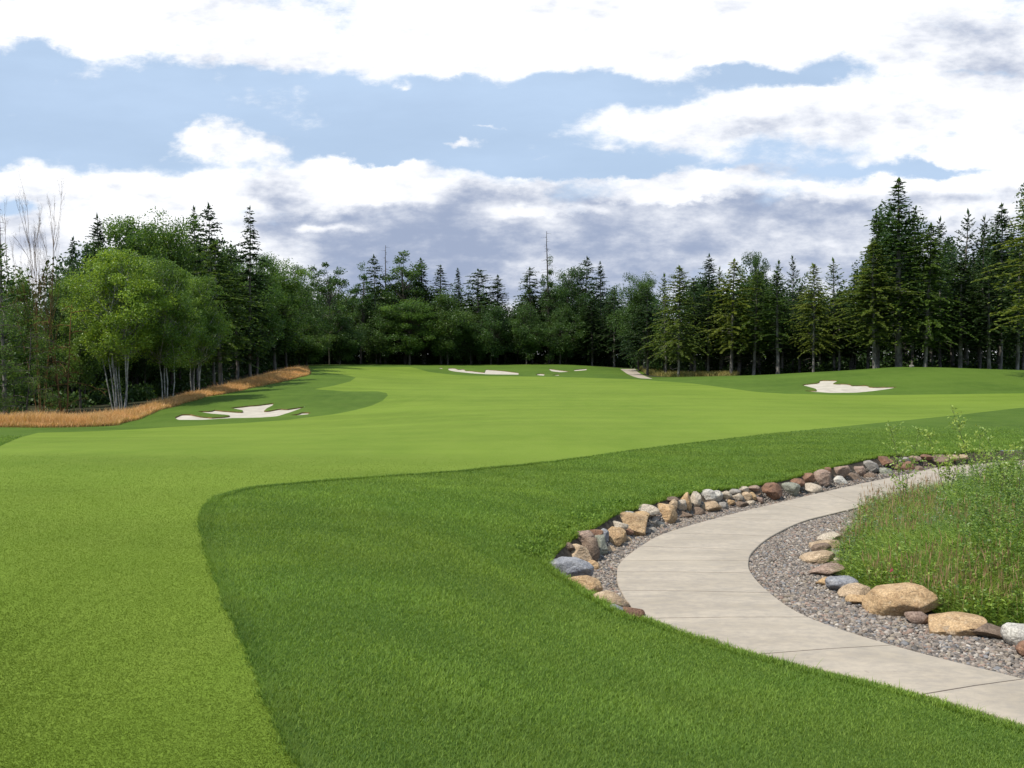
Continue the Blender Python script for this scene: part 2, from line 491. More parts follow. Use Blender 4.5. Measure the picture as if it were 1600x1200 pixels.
CT = [PY(*q) for q in [
    (0, 1200, 6.5), (400, 1200, 6.5), (800, 1200, 7), (1200, 1200, 8), (1600, 1200, 8.45), (1600, 1135, 9.55), (1400, 1080, 10.55), (1150, 1022, 11.9), (1010, 966, 13.5),
    (800, 1000, 10.5), (600, 1000, 9.6), (400, 1000, 9.3), (0, 1000, 9.5), (870, 888, 15.6), (320, 820, 15.5), (600, 800, 17), (800, 800, 18.5),
    (960, 802, 20.1), (1100, 770, 23.5), (1200, 750, 26), (1300, 728, 29.5), (1400, 715, 32), (1500, 705, 34), (1600, 695, 37),
    (400, 762, 20), (700, 738, 25), (860, 722, 28.5), (1000, 702, 33), (1200, 678, 41), (1400, 658, 50), (1600, 637, 64),
    (0, 900, 11.5), (0, 800, 16.5), (0, 720, 26), (200, 720, 27), (0, 685, 42), (300, 680, 45), (600, 680, 42), (800, 660, 50), (1000, 650, 57),
    (800, 620, 85), (1200, 640, 63), (1200, 618, 88), (500, 658, 62), (1000, 615, 90),
    (1200, 613, 95), (1400, 617, 90), (1600, 614, 90), (1330, 612, 94), (1300, 597, 103), (1400, 604, 98), (1250, 601, 103), (1250, 610, 95), (1180, 598, 108),
    (1400, 573, 118), (1480, 574, 118), (1250, 583, 118), (1160, 589, 120), (1600, 578, 118), (1330, 579, 118), (1080, 590, 128),
    (980, 588, 150), (800, 588, 150), (640, 588, 150), (900, 602, 108), (750, 580, 172), (700, 578, 175), (790, 579, 174), (870, 581, 168), (700, 570, 200), (880, 570, 195), (980, 576, 190),
    (560, 570, 190), (500, 573, 165), (600, 600, 115), (650, 625, 80), (500, 588, 127), (560, 610, 98),
    (300, 656, 66), (400, 655, 66), (470, 646, 70), (400, 632, 80), (330, 641, 75), (200, 669, 58), (0, 672, 54), (350, 662, 62), (480, 652, 66), (600, 618, 88),
    (540, 640, 74), (0, 667, 58), (180, 665, 62), (250, 640, 75), (320, 620, 88), (400, 605, 105), (482, 586, 130), (-300, 670, 52), (-300, 720, 30), (-300, 900, 11),
    (1900, 700, 34), (1900, 640, 60), (1900, 610, 90)]]
CT += [P3(*q) for q in [
    (0, 68, 4.9), (180, 75, 4.8), (280, 92, 4.3), (-300, 62, 5.2), (0, 90, 5.2), (200, 110, 4.8), (-300, 110, 5.5), (350, 120, 3.5), (400, 135, 2.9), (470, 150, 1.9), (400, 220, 1.4),
    (700, 235, 1.2), (900, 235, 1.2), (1000, 220, 2.2), (1010, 150, 3.0), (1100, 150, 2.8), (1250, 140, 2.6), (1450, 138, 2.4), (1650, 138, 2.4), (1250, 170, 2.6),
    (1900, 120, 2.2), (2200, 160, 2.6), (1500, 200, 2.4)]]
CT += [(0, 0, E - 1.75), (-4, 0, E - 1.75), (4, 0, E - 2.2), (0, 3.5, E - 2.35), (-5, 4, E - 2.3), (5, 5, E - 3.3), (12, 4, E - 3.9), (-15, 0, 1.9), (-40, 10, 1.2), (25, 0, -.2), (0, -15, 2.4),
       (-20, -20, 2.3), (20, -20, 1), (-70, -30, 2), (70, -30, 0), (45, 20, .2), (-150, 60, -1.5), (-250, 200, 1), (250, 100, 1.2), (250, 300, 2), (0, 420, 3), (-250, 420, 3),
       (0, -300, 3), (-300, -100, 2), (300, -100, 1)]
CT = np.array(CT)


def feat(x, y):
    yy = y + 4.0
    r = np.sqrt(x * x + yy * yy) + .5
    return np.stack([np.arctan2(x, yy) * 2.4, np.log(r) * 1.15], -1)


def tps(d2):
    return np.where(d2 > 1e-12, d2 * np.log(d2 + 1e-12), 0)


_C = feat(CT[:, 0], CT[:, 1]); _n = len(_C)
_D2 = ((_C[:, None] - _C[None]) ** 2).sum(-1)
_K = tps(_D2) + np.eye(_n) * 6e-3
_Pm = np.concatenate([np.ones((_n, 1)), _C], 1)
_A = np.block([[_K, _Pm], [_Pm.T, np.zeros((3, 3))]])
_W = np.linalg.solve(_A, np.concatenate([CT[:, 2], np.zeros(3)]))


def H0(x, y):
    x = np.asarray(x, float); y = np.asarray(y, float); sh = x.shape
    F = feat(x.reshape(-1), y.reshape(-1)); out = np.empty(len(F))
    for i in range(0, len(F), 20000):
        f = F[i:i + 20000]; d2 = ((f[:, None] - _C[None]) ** 2).sum(-1)
        out[i:i + 20000] = tps(d2) @ _W[:_n] + _W[_n] + f @ _W[_n + 1:]
    return out.reshape(sh)


def H(x, y):
    return H0(x, y)


_YS = np.exp(np.linspace(math.log(3), math.log(300), 900))


def cast(px, py, fn=None, ymax=None):
    fn = fn or H
    x, z = ray(px, py)
    g = E + z * _YS - fn(x * _YS, _YS)
    k = np.argmax(g < 0)
    if g[k] >= 0: k = int(np.argmin(g)) if ymax is None else len(_YS) - 1
    if k == 0: Y = _YS[0]
    else:
        a, b = g[k - 1], g[k]; t = a / (a - b) if a != b else 0
        Y = _YS[k - 1] + (_YS[k] - _YS[k - 1]) * min(max(t, 0), 1)
    if ymax: Y = min(Y, ymax)
    return np.array([x * Y, Y])


def castp(pts, ymax=None): return np.array([cast(a, b, ymax=ymax) for a, b in pts])


def plane(px, py, z=0.0):
    x, s = ray(px, py); Y = (z - E) / s; return np.array([x * Y, Y])


def smooth_poly(P, k=4, closed=False):
    P = np.asarray(P, float); n = len(P); out = []
    for i in range(n if closed else n - 1):
        p0, p1, p2, p3 = (P[(i + j) % n] if closed else P[min(max(i + j, 0), n - 1)] for j in (-1, 0, 1, 2))
        for s in range(k):
            t = s / k
            out.append(.5 * ((2 * p1) + (-p0 + p2) * t + (2 * p0 - 5 * p1 + 4 * p2 - p3) * t * t + (-p0 + 3 * p1 - 3 * p2 + p3) * t ** 3))
    if not closed: out.append(P[-1])
    return np.array(out)


def sdf(P, x, y, reach=None):
    """signed distance to polygon: negative inside"""
    x = np.asarray(x, float); y = np.asarray(y, float)
    sh = x.shape; x = x.reshape(-1); y = y.reshape(-1)
    res = np.full(len(x), 1e3)
    if reach is not None:
        lo, hi = P.min(0) - reach, P.max(0) + reach
        sel = np.nonzero((x > lo[0]) & (x < hi[0]) & (y > lo[1]) & (y < hi[1]))[0]
    else: sel = np.arange(len(x))
    A = P; B = np.roll(P, -1, 0)
    for i in range(0, len(sel), 20000):
        s = sel[i:i + 20000]; X = x[s][:, None]; Yv = y[s][:, None]
        e = B - A; w0 = X - A[:, 0]; w1 = Yv - A[:, 1]
        t = np.clip((w0 * e[:, 0] + w1 * e[:, 1]) / ((e ** 2).sum(1) + 1e-12), 0, 1)
        d = np.sqrt(((w0 - e[:, 0] * t) ** 2 + (w1 - e[:, 1] * t) ** 2).min(1))
        c = ((A[:, 1] <= Yv) != (B[:, 1] <= Yv)) & (X < (B[:, 0] - A[:, 0]) * (Yv - A[:, 1]) / (B[:, 1] - A[:, 1] + 1e-12) + A[:, 0])
        res[s] = np.where(c.sum(1) % 2 == 1, -d, d)
    return res.reshape(sh)


# --- fairway outline
fw_edge = [(500, 1260), (478, 1215), (455, 1175), (425, 1110), (395, 1040), (362, 965), (335, 895), (318, 845), (314, 815), (322, 792), (345, 775), (400, 762), (470, 755), (550, 749), (700, 738),
           (860, 722), (1000, 702), (1100, 690), (1200, 678), (1300, 668), (1400, 658), (1500, 648), (1600, 637)]
fw1 = smooth_poly(castp(fw_edge), 5)
fw_seam = [(1600, 614.5), (1500, 616), (1400, 617), (1300, 617), (1230, 615.5), (1180, 612), (1130, 605.5), (1080, 599), (1030, 595.5), (980, 592), (920, 590), (800, 588), (712, 586),
           (670, 581), (650, 575.5), (640, 573.5)]
fw2 = castp(fw_seam, 196)
fw3 = castp([(560, 573.5), (486, 575.5), (500, 581), (545, 587), (556, 590), (547, 596), (520, 603), (490, 608), (540, 611.5), (590, 611.5), (604, 614), (606, 618), (598, 626), (580, 634), (520, 647.5),
             (450, 656), (350, 662.5), (270, 667), (150, 673.5), (60, 676), (30, 684), (0, 697), (-150, 712)], 196)
FW = np.concatenate([fw1, [[60, 75], [62, 92]], fw2, fw3, [[-30, 28], [-28, 5], [-20, -5], [-2.5, -5], [-1.7, 3.0]]])

# --- path, basin between lawn and meadow
path_st = [((2050, 1290), (2100, 1170)), ((1720, 1173), (1800, 1112)), ((1443, 1087), (1600, 1063)), ((1188, 1024), (1394, 1010)), ((1012, 968), (1263, 966)), ((970, 924), (1203, 928)), ((964, 895), (1174, 897)),
           ((971, 878), (1170, 877)), ((1000, 855), (1178, 861)), ((1040, 834), (1205, 839)), ((1125, 809), (1253, 816)), ((1212, 787.5), (1300, 803.5)), ((1285, 770), (1352, 791)),
           ((1355, 754.5), (1412, 777)), ((1420, 741), (1472, 764)), ((1480, 728), (1540, 751)), ((1545, 719), (1610, 740)), ((1640, 710), (1720, 728)), ((1790, 703), (1880, 716))]
po = np.array([plane(*a) for a, b in path_st]); pi = np.array([plane(*b) for a, b in path_st])
PO, PI_ = smooth_poly(po, 12), smooth_poly(pi, 12)
lip_px = [(1010, 968), (985, 966), (935, 938), (892, 910), (858, 884), (868, 862), (893, 842), (930, 822), (962, 803), (1000, 793), (1045, 778), (1100, 768), (1160, 762), (1215, 752), (1260, 741), (1310, 728),
          (1375, 714), (1430, 711), (1480, 709), (1560, 704)]
LIP = castp(lip_px)
lower = [plane(a, b) + np.array([-.06, -.02]) for a, b in [(2050, 1290), (1880, 1228), (1720, 1173), (1580, 1129), (1443, 1087), (1310, 1056), (1188, 1024), (1090, 994)]]
BAS = np.concatenate([np.array([[14., -2.], [12.5, 2.]]), np.array(lower), smooth_poly(LIP, 4), [[26, 37], [40, 40], [60, 30], [60, -2]]])
PATHP = np.concatenate([PO, PI_[::-1]])
mead_px = [(1352, 793), (1338, 812), (1335, 832), (1318, 850), (1305, 875), (1315, 900), (1345, 918), (1400, 938), (1460, 960), (1520, 975), (1600, 985), (1800, 1030), (2100, 1110)]
MEAD = np.concatenate([smooth_poly([plane(*a) for a in mead_px], 4), [[16, -2], [60, -2], [60, 28], [26, 33.0]], PI_[12 * 12:-1][::-1][1:]])


def meadz(x, y):
    s = -sdf(MEAD, x, y)
    t = np.clip(s / 3.5, 0, 1); t = t * t * (3 - 2 * t)
    return t * .42


def Hb(x, y):
    """ground inside the basin"""
    x = np.asarray(x, float); y = np.asarray(y, float)
    s = -sdf(BAS, x, y); lz = H(x, y)
    t = np.clip(s / .42, 0, 1); t = t * t * (3 - 2 * t)
    z = -.05 + meadz(x, y)
    far = np.clip((s - .42) / 1, 0, 1)
    return lz * (1 - t) + z * t


def Hc(x, y):
    x = np.asarray(x, float); y = np.asarray(y, float)
    s = sdf(BAS, x, y)
    return np.where(s > 0, H(x, y), Hb(x, y))


# --- bunkers (outlines read on the ground)
BK = [
    ('long_left', [(272.5, 652), (283.8, 647.2), (296.9, 647), (313.8, 650.6), (330.6, 652.2), (345.6, 651.4), (360.6, 649.8), (355, 648), (334.4, 646.6), (321.3, 645), (305.3, 642.2), (330.6, 642),
      (334.4, 640.2), (355, 642.2), (379.4, 643.6), (379.4, 640.8), (370, 639), (356.9, 637), (377.5, 635.2), (386.9, 633.8), (403.8, 632.8), (428.1, 629.4), (426.3, 633.1), (416.9, 637.8),
      (412.2, 642), (418.8, 642), (437.5, 638.4), (448.8, 639.2), (478.8, 634.6), (465.6, 639.7), (452.5, 644.4), (433.8, 650.2), (409.4, 652.2), (362.5, 653.2), (343.8, 654.2), (315.6, 656), (278.1, 656)]),
    ('left_small', [(452.5, 648.4), (465.6, 646.6), (471.3, 644.2), (487.2, 644.2), (480.6, 647.4), (461.9, 649)]),
    ('right', [(1244.3, 610.2), (1277.1, 610.4), (1274.5, 607.2), (1250.9, 601), (1279.7, 598), (1281, 594), (1311.2, 594), (1300.7, 599.6), (1327, 599.6), (1329.6, 602), (1355.9, 602), (1358.5, 604.8),
      (1405.7, 604), (1390, 607.4), (1363.7, 611), (1337.5, 613.4), (1298.1, 613.8), (1271.9, 612.2)]),
    ('back_long', [(700, 575.2), (711, 575.2), (716, 577.5), (725, 576.5), (727, 579), (737, 579.6), (757, 582), (759, 577.2), (772, 578.2), (785, 579.2), (810, 582.2), (811, 585.4), (762, 584.8), (737, 583.2), (710, 580.4), (701, 578.4)]),
    ('back_upper', [(856, 575.8), (875, 578.4), (892.5, 580.3), (875, 581.6), (862, 580)]),
    ('back_end', [(896, 577.8), (917.5, 575.8), (916, 578.4), (897.5, 579.8)]),
    ('back_dot', [(836, 585.6), (842, 583.6), (851, 584.2), (850, 587)]),
    ('back_sliver', [(859, 586), (875, 584.8), (873, 586.8)]),
    ('back_tiny', [(685, 574.2), (690, 574.4), (694, 576.6), (687, 575.8)])]
BKP = []
for nm, pts in BK:
    P_ = castp(pts, 199)
    BKP.append(P_)
FAR_PATH = castp([(969, 576.6), (992.5, 576.6), (996, 581), (1012, 589), (1020, 592), (1000, 591), (992, 589), (980, 584)], 198)
FOREST = np.array([P3(a, b, 0)[:2] for a, b in [(-900, 60), (-400, 58), (0, 66), (180, 70), (300, 98), (400, 138), (470, 180), (560, 197), (700, 203), (880, 198), (965, 194), (1000, 190), (1012, 148), (1100, 136),
                                                (1250, 127), (1400, 127), (1600, 126), (1900, 115), (2300, 90)]] + [(150, 60), (600, 60), (600, 700), (-600, 700), (-600, 60)])
FORESTS = FOREST


class PM:
    """polygon mesh with scalar fields that can be cut along field = 0"""
    def __init__(s, V, F, quads, polys=()):
        s.V, s.F, s.q, s.p = V, F, quads, list(polys)

    def cut(s, k):
        val = s.F[:, k]
        Q = val[s.q]; neg = (Q < 0)
        a, b = s.q[neg.all(1)], s.q[~neg.any(1)]
        mixed = [list(r) for r in s.q[neg.any(1) & ~neg.all(1)]]
        pa, pb = [], []
        for p in s.p:
            n = sum(val[i] < 0 for i in p)
            if n == len(p): pa.append(p)
            elif n == 0: pb.append(p)
            else: mixed.append(p)
        V, F = [s.V], [s.F]; cnt = len(s.V); nv, nf, cache, seg = [], [], {}, []
        for p in mixed:
            A, B, z = [], [], []
            for i, u in enumerate(p):
                w = p[(i + 1) % len(p)]
                (A if val[u] < 0 else B).append(u)
                if (val[u] < 0) != (val[w] < 0):
                    key = (min(u, w), max(u, w))
                    if key not in cache:
                        lo, hi = key
                        t = val[lo] / (val[lo] - val[hi]); t = min(max(t, 1e-3), 1 - 1e-3)
                        def gv(i_, base, new): return base[i_] if i_ < len(base) else new[i_ - len(base)]
                        nv.append(gv(lo, s.V, nv) * (1 - t) + gv(hi, s.V, nv) * t)
                        f = gv(lo, s.F, nf) * (1 - t) + gv(hi, s.F, nf) * t; f[k] = 0; nf.append(f)
                        cache[key] = cnt; cnt += 1
                    c = cache[key]; A.append(c); B.append(c); z.append(c)
            if len(A) > 2: pa.append(A)
            if len(B) > 2: pb.append(B)
            if len(z) == 2: seg.append(z)
        Vn = np.concatenate([s.V, np.array(nv).reshape(-1, 3)]) if nv else s.V
        Fn = np.concatenate([s.F, np.array(nf).reshape(-1, s.F.shape[1])]) if nf else s.F
        return PM(Vn, Fn, a, pa), PM(Vn, Fn, b, pb), seg

    def compact(s):
        used = np.zeros(len(s.V), bool)
        used[s.q.reshape(-1)] = True
        for p in s.p: used[p] = True
        mp = np.cumsum(used) - 1
        return s.V[used], s.F[used], mp[s.q], [[int(mp[i]) for i in p] for p in s.p]

    def obj(s, name, mat, smooth=True, dz=0, attrs=None):
        V, F, q, p = s.compact(); V = V.copy(); V[:, 2] += dz
        return mesh(name, V, [q, p], mat, None, smooth, attrs)


az = np.concatenate([np.arange(-180, -36, 4.), np.arange(-36, -31, 1.), np.arange(-31, 31, .125), np.arange(31, 36, 1.), np.arange(36, 180, 4.)])
rr = np.concatenate([[.6, 1.2, 2, 3, 4, 4.6], np.exp(np.arange(math.log(5), math.log(700), .0078)), [760, 1000, 1600]])
AZ, RR = np.meshgrid(np.radians(az), rr, indexing='ij')
X, Y_ = RR * np.sin(AZ), RR * np.cos(AZ)
rc = np.minimum(RR, 420) / RR
Z = H(X * rc, Y_ * rc)
nv_ = X.size; V = np.stack([X, Y_, Z], -1).reshape(-1, 3)
na, nr = X.shape
i, j = np.meshgrid(np.arange(na), np.arange(nr - 1), indexing='ij')
i2 = (i + 1) % na
quads = np.stack([i * nr + j, i * nr + j + 1, i2 * nr + j + 1, i2 * nr + j], -1).reshape(-1, 4)
quads = quads[:, ::-1]
fx, fy = V[:, 0], V[:, 1]
bun = np.min([sdf(P_, fx, fy, 4) for P_ in BKP], 0)
fields = np.stack([sdf(BAS, fx, fy, 60), sdf(FORESTS, fx, fy), bun, sdf(FW, fx, fy), sdf(FAR_PATH, fx, fy, 6)], 1)
# centre cap under the camera
V = np.concatenate([V, [[0, 0, float(H(0, 0))]]]); fields = np.concatenate([fields, [[50, 50, 50, 3, 50]]])
cap = [[int(((k + 1) % na) * nr), int(k * nr), len(V) - 1] for k in range(na)]
pm = PM(V, fields, quads, cap)
_, pm, _ = pm.cut(0)
fpath, pm, _ = pm.cut(4)
forest, pm, _ = pm.cut(1)
sand, pm, bseg = pm.cut(2)
fair, rough, _ = pm.cut(3)
tag(fair.obj('fairway', M['fairway']), 'light green close mown fairway sweeping back between the woods', None, None, 'structure')
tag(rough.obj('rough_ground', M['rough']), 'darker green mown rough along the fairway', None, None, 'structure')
tag(forest.obj('forest_ground', M['forest_floor']), 'dark ground under the woods', None, None, 'structure')
tag(fpath.obj('distant_path', M['concrete'], attrs=None), 'pale path entering the woods beyond the fairway', None, None, 'structure')

# bunkers as things: sand and turf lip
BL = ['wide white sand bunker with fingers in the left mound', 'small sand sliver right of the left mound bunker', 'pink white sand bunker cut into the right mound', 'long white sand bunker left of centre by the far trees',
      'curved sand bunker high on the far bank right of centre', 'thin sand bunker nearest the distant path', 'oval sand patch low on the far bank', 'smallest low sand sliver right of the oval patch', 'tiny sand spot at the left end of the far bunkers']
Vs, Fs, qs, ps = sand.compact()
cen = np.array([Vs[f].mean(0)[:2] for f in qs] + [Vs[f].mean(0)[:2] for f in ps])
ball = np.stack([sdf(P_, cen[:, 0], cen[:, 1]) for P_ in BKP], 1); own = ball.argmin(1)
zone = sand.V
segmid = np.array([(sand.V[a][:2] + sand.V[b][:2]) / 2 for a, b in bseg]); sown = np.stack([np.abs(sdf(P_, segmid[:, 0], segmid[:, 1])) for P_ in BKP], 1).argmin(1)
SD = .10
for k in range(len(BK)):
    q = qs[own[:len(qs)] == k]; p = [ps[t] for t in range(len(ps)) if own[len(qs) + t] == k]
    if len(q) + len(p) == 0: continue
    root = empty('sand_bunker', (*BKP[k].mean(0), 0)); root.location.z = float(H(*BKP[k].mean(0)))
    tag(root, BL[k], 'bunker', 'sand bunkers')
    used = sorted(set(q.reshape(-1).tolist()) | {i_ for r in p for i_ in r}); mp = {u: n for n, u in enumerate(used)}
    V2 = Vs[used] - np.array(root.location); V2[:, 2] -= SD
    o = mesh('sand', V2, [[[mp[u] for u in f] for f in q.tolist()] + [[mp[u] for u in f] for f in p]], M['sand'], root, True)
    W, Fq = [], []
    for (a, b), ow in zip(bseg, sown):
        if ow != k: continue
        n = len(W); A_, B_ = sand.V[a] - np.array(root.location), sand.V[b] - np.array(root.location)
        W += [A_, B_, B_ - [0, 0, SD + .02], A_ - [0, 0, SD + .02]]; Fq.append([n, n + 1, n + 2, n + 3])
    if W: mesh('turf_lip', W, [Fq], M['lip'], root)

# --- basin floor
gx, gy = np.meshgrid(np.arange(-1, 60.01, .13), np.arange(-2, 41.01, .13), indexing='ij')
bx, by = gx.reshape(-1), gy.reshape(-1)
keep = sdf(BAS, bx, by)
bz = Hb(bx, by)
ni, nj = gx.shape
i, j = np.meshgrid(np.arange(ni - 1), np.arange(nj - 1), indexing='ij')
bq = np.stack([i * nj + j, (i + 1) * nj + j, (i + 1) * nj + j + 1, i * nj + j + 1], -1).reshape(-1, 4)
bm_ = PM(np.stack([bx, by, bz], 1), np.stack([keep, sdf(MEAD, bx, by), keep + .34], 1), bq)
inb, _, _ = bm_.cut(0)
md, gr, _ = inb.cut(1)
gr, wl, _ = gr.cut(2)
tag(gr.obj('gravel_ground', M['gravel_bed']), 'gravel bed beside the cart path', None, None, 'structure')
tag(wl.obj('soil_bank', M['soil']), 'soil bank behind the edging stones', None, None, 'structure')
tag(md.obj('meadow_ground', M['soil']), 'soil under the wild meadow', None, None, 'structure')

# --- path slab with tooled joints
def build_path():
    n = len(PO); cen = (PO + PI_) / 2
    rows = []; jv = []
    for k in range(n - 1):
        joint = (k % 12 == 0 and k > 0)
        if joint:
            d = cen[k + 1] - cen[k]; L_ = np.linalg.norm(d); e = .010 / L_
            for t, z, v in ((-e * 1.3, 0, 0), (-e, -.012, 1), (e, -.012, 1), (e * 1.3, 0, 0)):
                kk = k if t >= 0 else k - 1; tt = t if t >= 0 else 1 + t
                a = PO[kk] * (1 - tt) + PO[kk + 1] * tt; b = PI_[kk] * (1 - tt) + PI_[kk + 1] * tt
                rows.append((a, b, z, v))
        else:
            rows.append((PO[k], PI_[k], 0, 0))
    V, A = [], []
    for a, b, z, v in rows:
        u = (b - a) / np.linalg.norm(b - a)
        prof = [(a, -.10), (a, -.012), (a + u * .012, 0), (a + u * .06, .0), (a * .5 + b * .5, .008), (b - u * .06, 0), (b - u * .012, 0), (b, -.012), (b, -.10)]
        for (p, zz) in prof: V.append((p[0], p[1], zz + z + .02)); A.append(v)
    m = 9; F = []
    for r in range(len(rows) - 1):
        for c in range(m - 1): F.append([r * m + c, r * m + c + 1, (r + 1) * m + c + 1, (r + 1) * m + c][::-1])
    return mesh('cart_path', V, [np.array(F)], M['concrete'], None, False, {'v': A})


tag(build_path(), 'pale concrete cart path curving through stone edging', None, None, 'structure')

class Grid:
    def __init__(s, fn, x0, x1, y0, y1, st):
        s.x0, s.y0, s.st = x0, y0, st
        gx, gy = np.meshgrid(np.arange(x0, x1 + st, st), np.arange(y0, y1 + st, st), indexing='ij'); s.g = fn(gx, gy)

    def __call__(s, x, y):
        u = np.clip((x - s.x0) / s.st, 0, s.g.shape[0] - 1.001); v = np.clip((y - s.y0) / s.st, 0, s.g.shape[1] - 1.001)
        i, j = u.astype(int), v.astype(int); a, b = u - i, v - j; g = s.g
        return g[i, j] * (1 - a) * (1 - b) + g[i + 1, j] * a * (1 - b) + g[i, j + 1] * (1 - a) * b + g[i + 1, j + 1] * a * b


gH = Grid(H, -28, 30, 3, 47, .3); gFW = Grid(lambda x, y: sdf(FW, x, y), -28, 30, 3, 47, .12); gB = Grid(lambda x, y: sdf(BAS, x, y), -2, 30, 3, 47, .1)
gM = Grid(lambda x, y: sdf(MEAD, x, y), 0, 30, 3, 42, .1); gP = Grid(lambda x, y: sdf(PATHP, x, y), 0, 30, 3, 42, .08); gHb = Grid(Hb, 0, 30, 3, 42, .1)

# ------------------------------------------------------------------ stones
def ico(sub):
    import bmesh
    b = bmesh.new(); bmesh.ops.create_icosphere(b, subdivisions=sub, radius=1)
    V = np.array([v.co[:] for v in b.verts]); F = np.array([[v.index for v in f.verts] for f in b.faces]); b.free(); return V, F


ICO4, ICO1, ICO2 = ico(5), ico(1), ico(2)


def vnoise(V, f, r, k=5):
    out = np.zeros(len(V))
    for _ in range(k):
        d = unit(r.normal(size=3)); out += np.sin(V @ d * f * r.uniform(.6, 1.5) + r.uniform(0, 6.28)); f *= 1.25
    return out / k


def stone(seed, rx, ry, rz, ang=.5):
    r = np.random.default_rng(seed); V, F = ICO4; V = V.copy()
    # chip flat faces off a ball, soften, then roughen
    for _ in range(int(9 + 8 * ang)):
        n = unit(r.normal(size=3)); d = r.uniform(.55, .88) if r.random() < .25 + .5 * ang else r.uniform(.8, .98)
        s = V @ n - d
        V = V - np.outer(np.where(s > 0, s * .93, 0), n)
    V *= (1 + .05 * vnoise(V, 2.2, r) + .030 * vnoise(V, 6, r) + .016 * vnoise(V, 15, r) + .009 * vnoise(V, 38, r))[:, None]
    V /= np.abs(V).max(0)
    return V * np.array([rx, ry, rz]), F


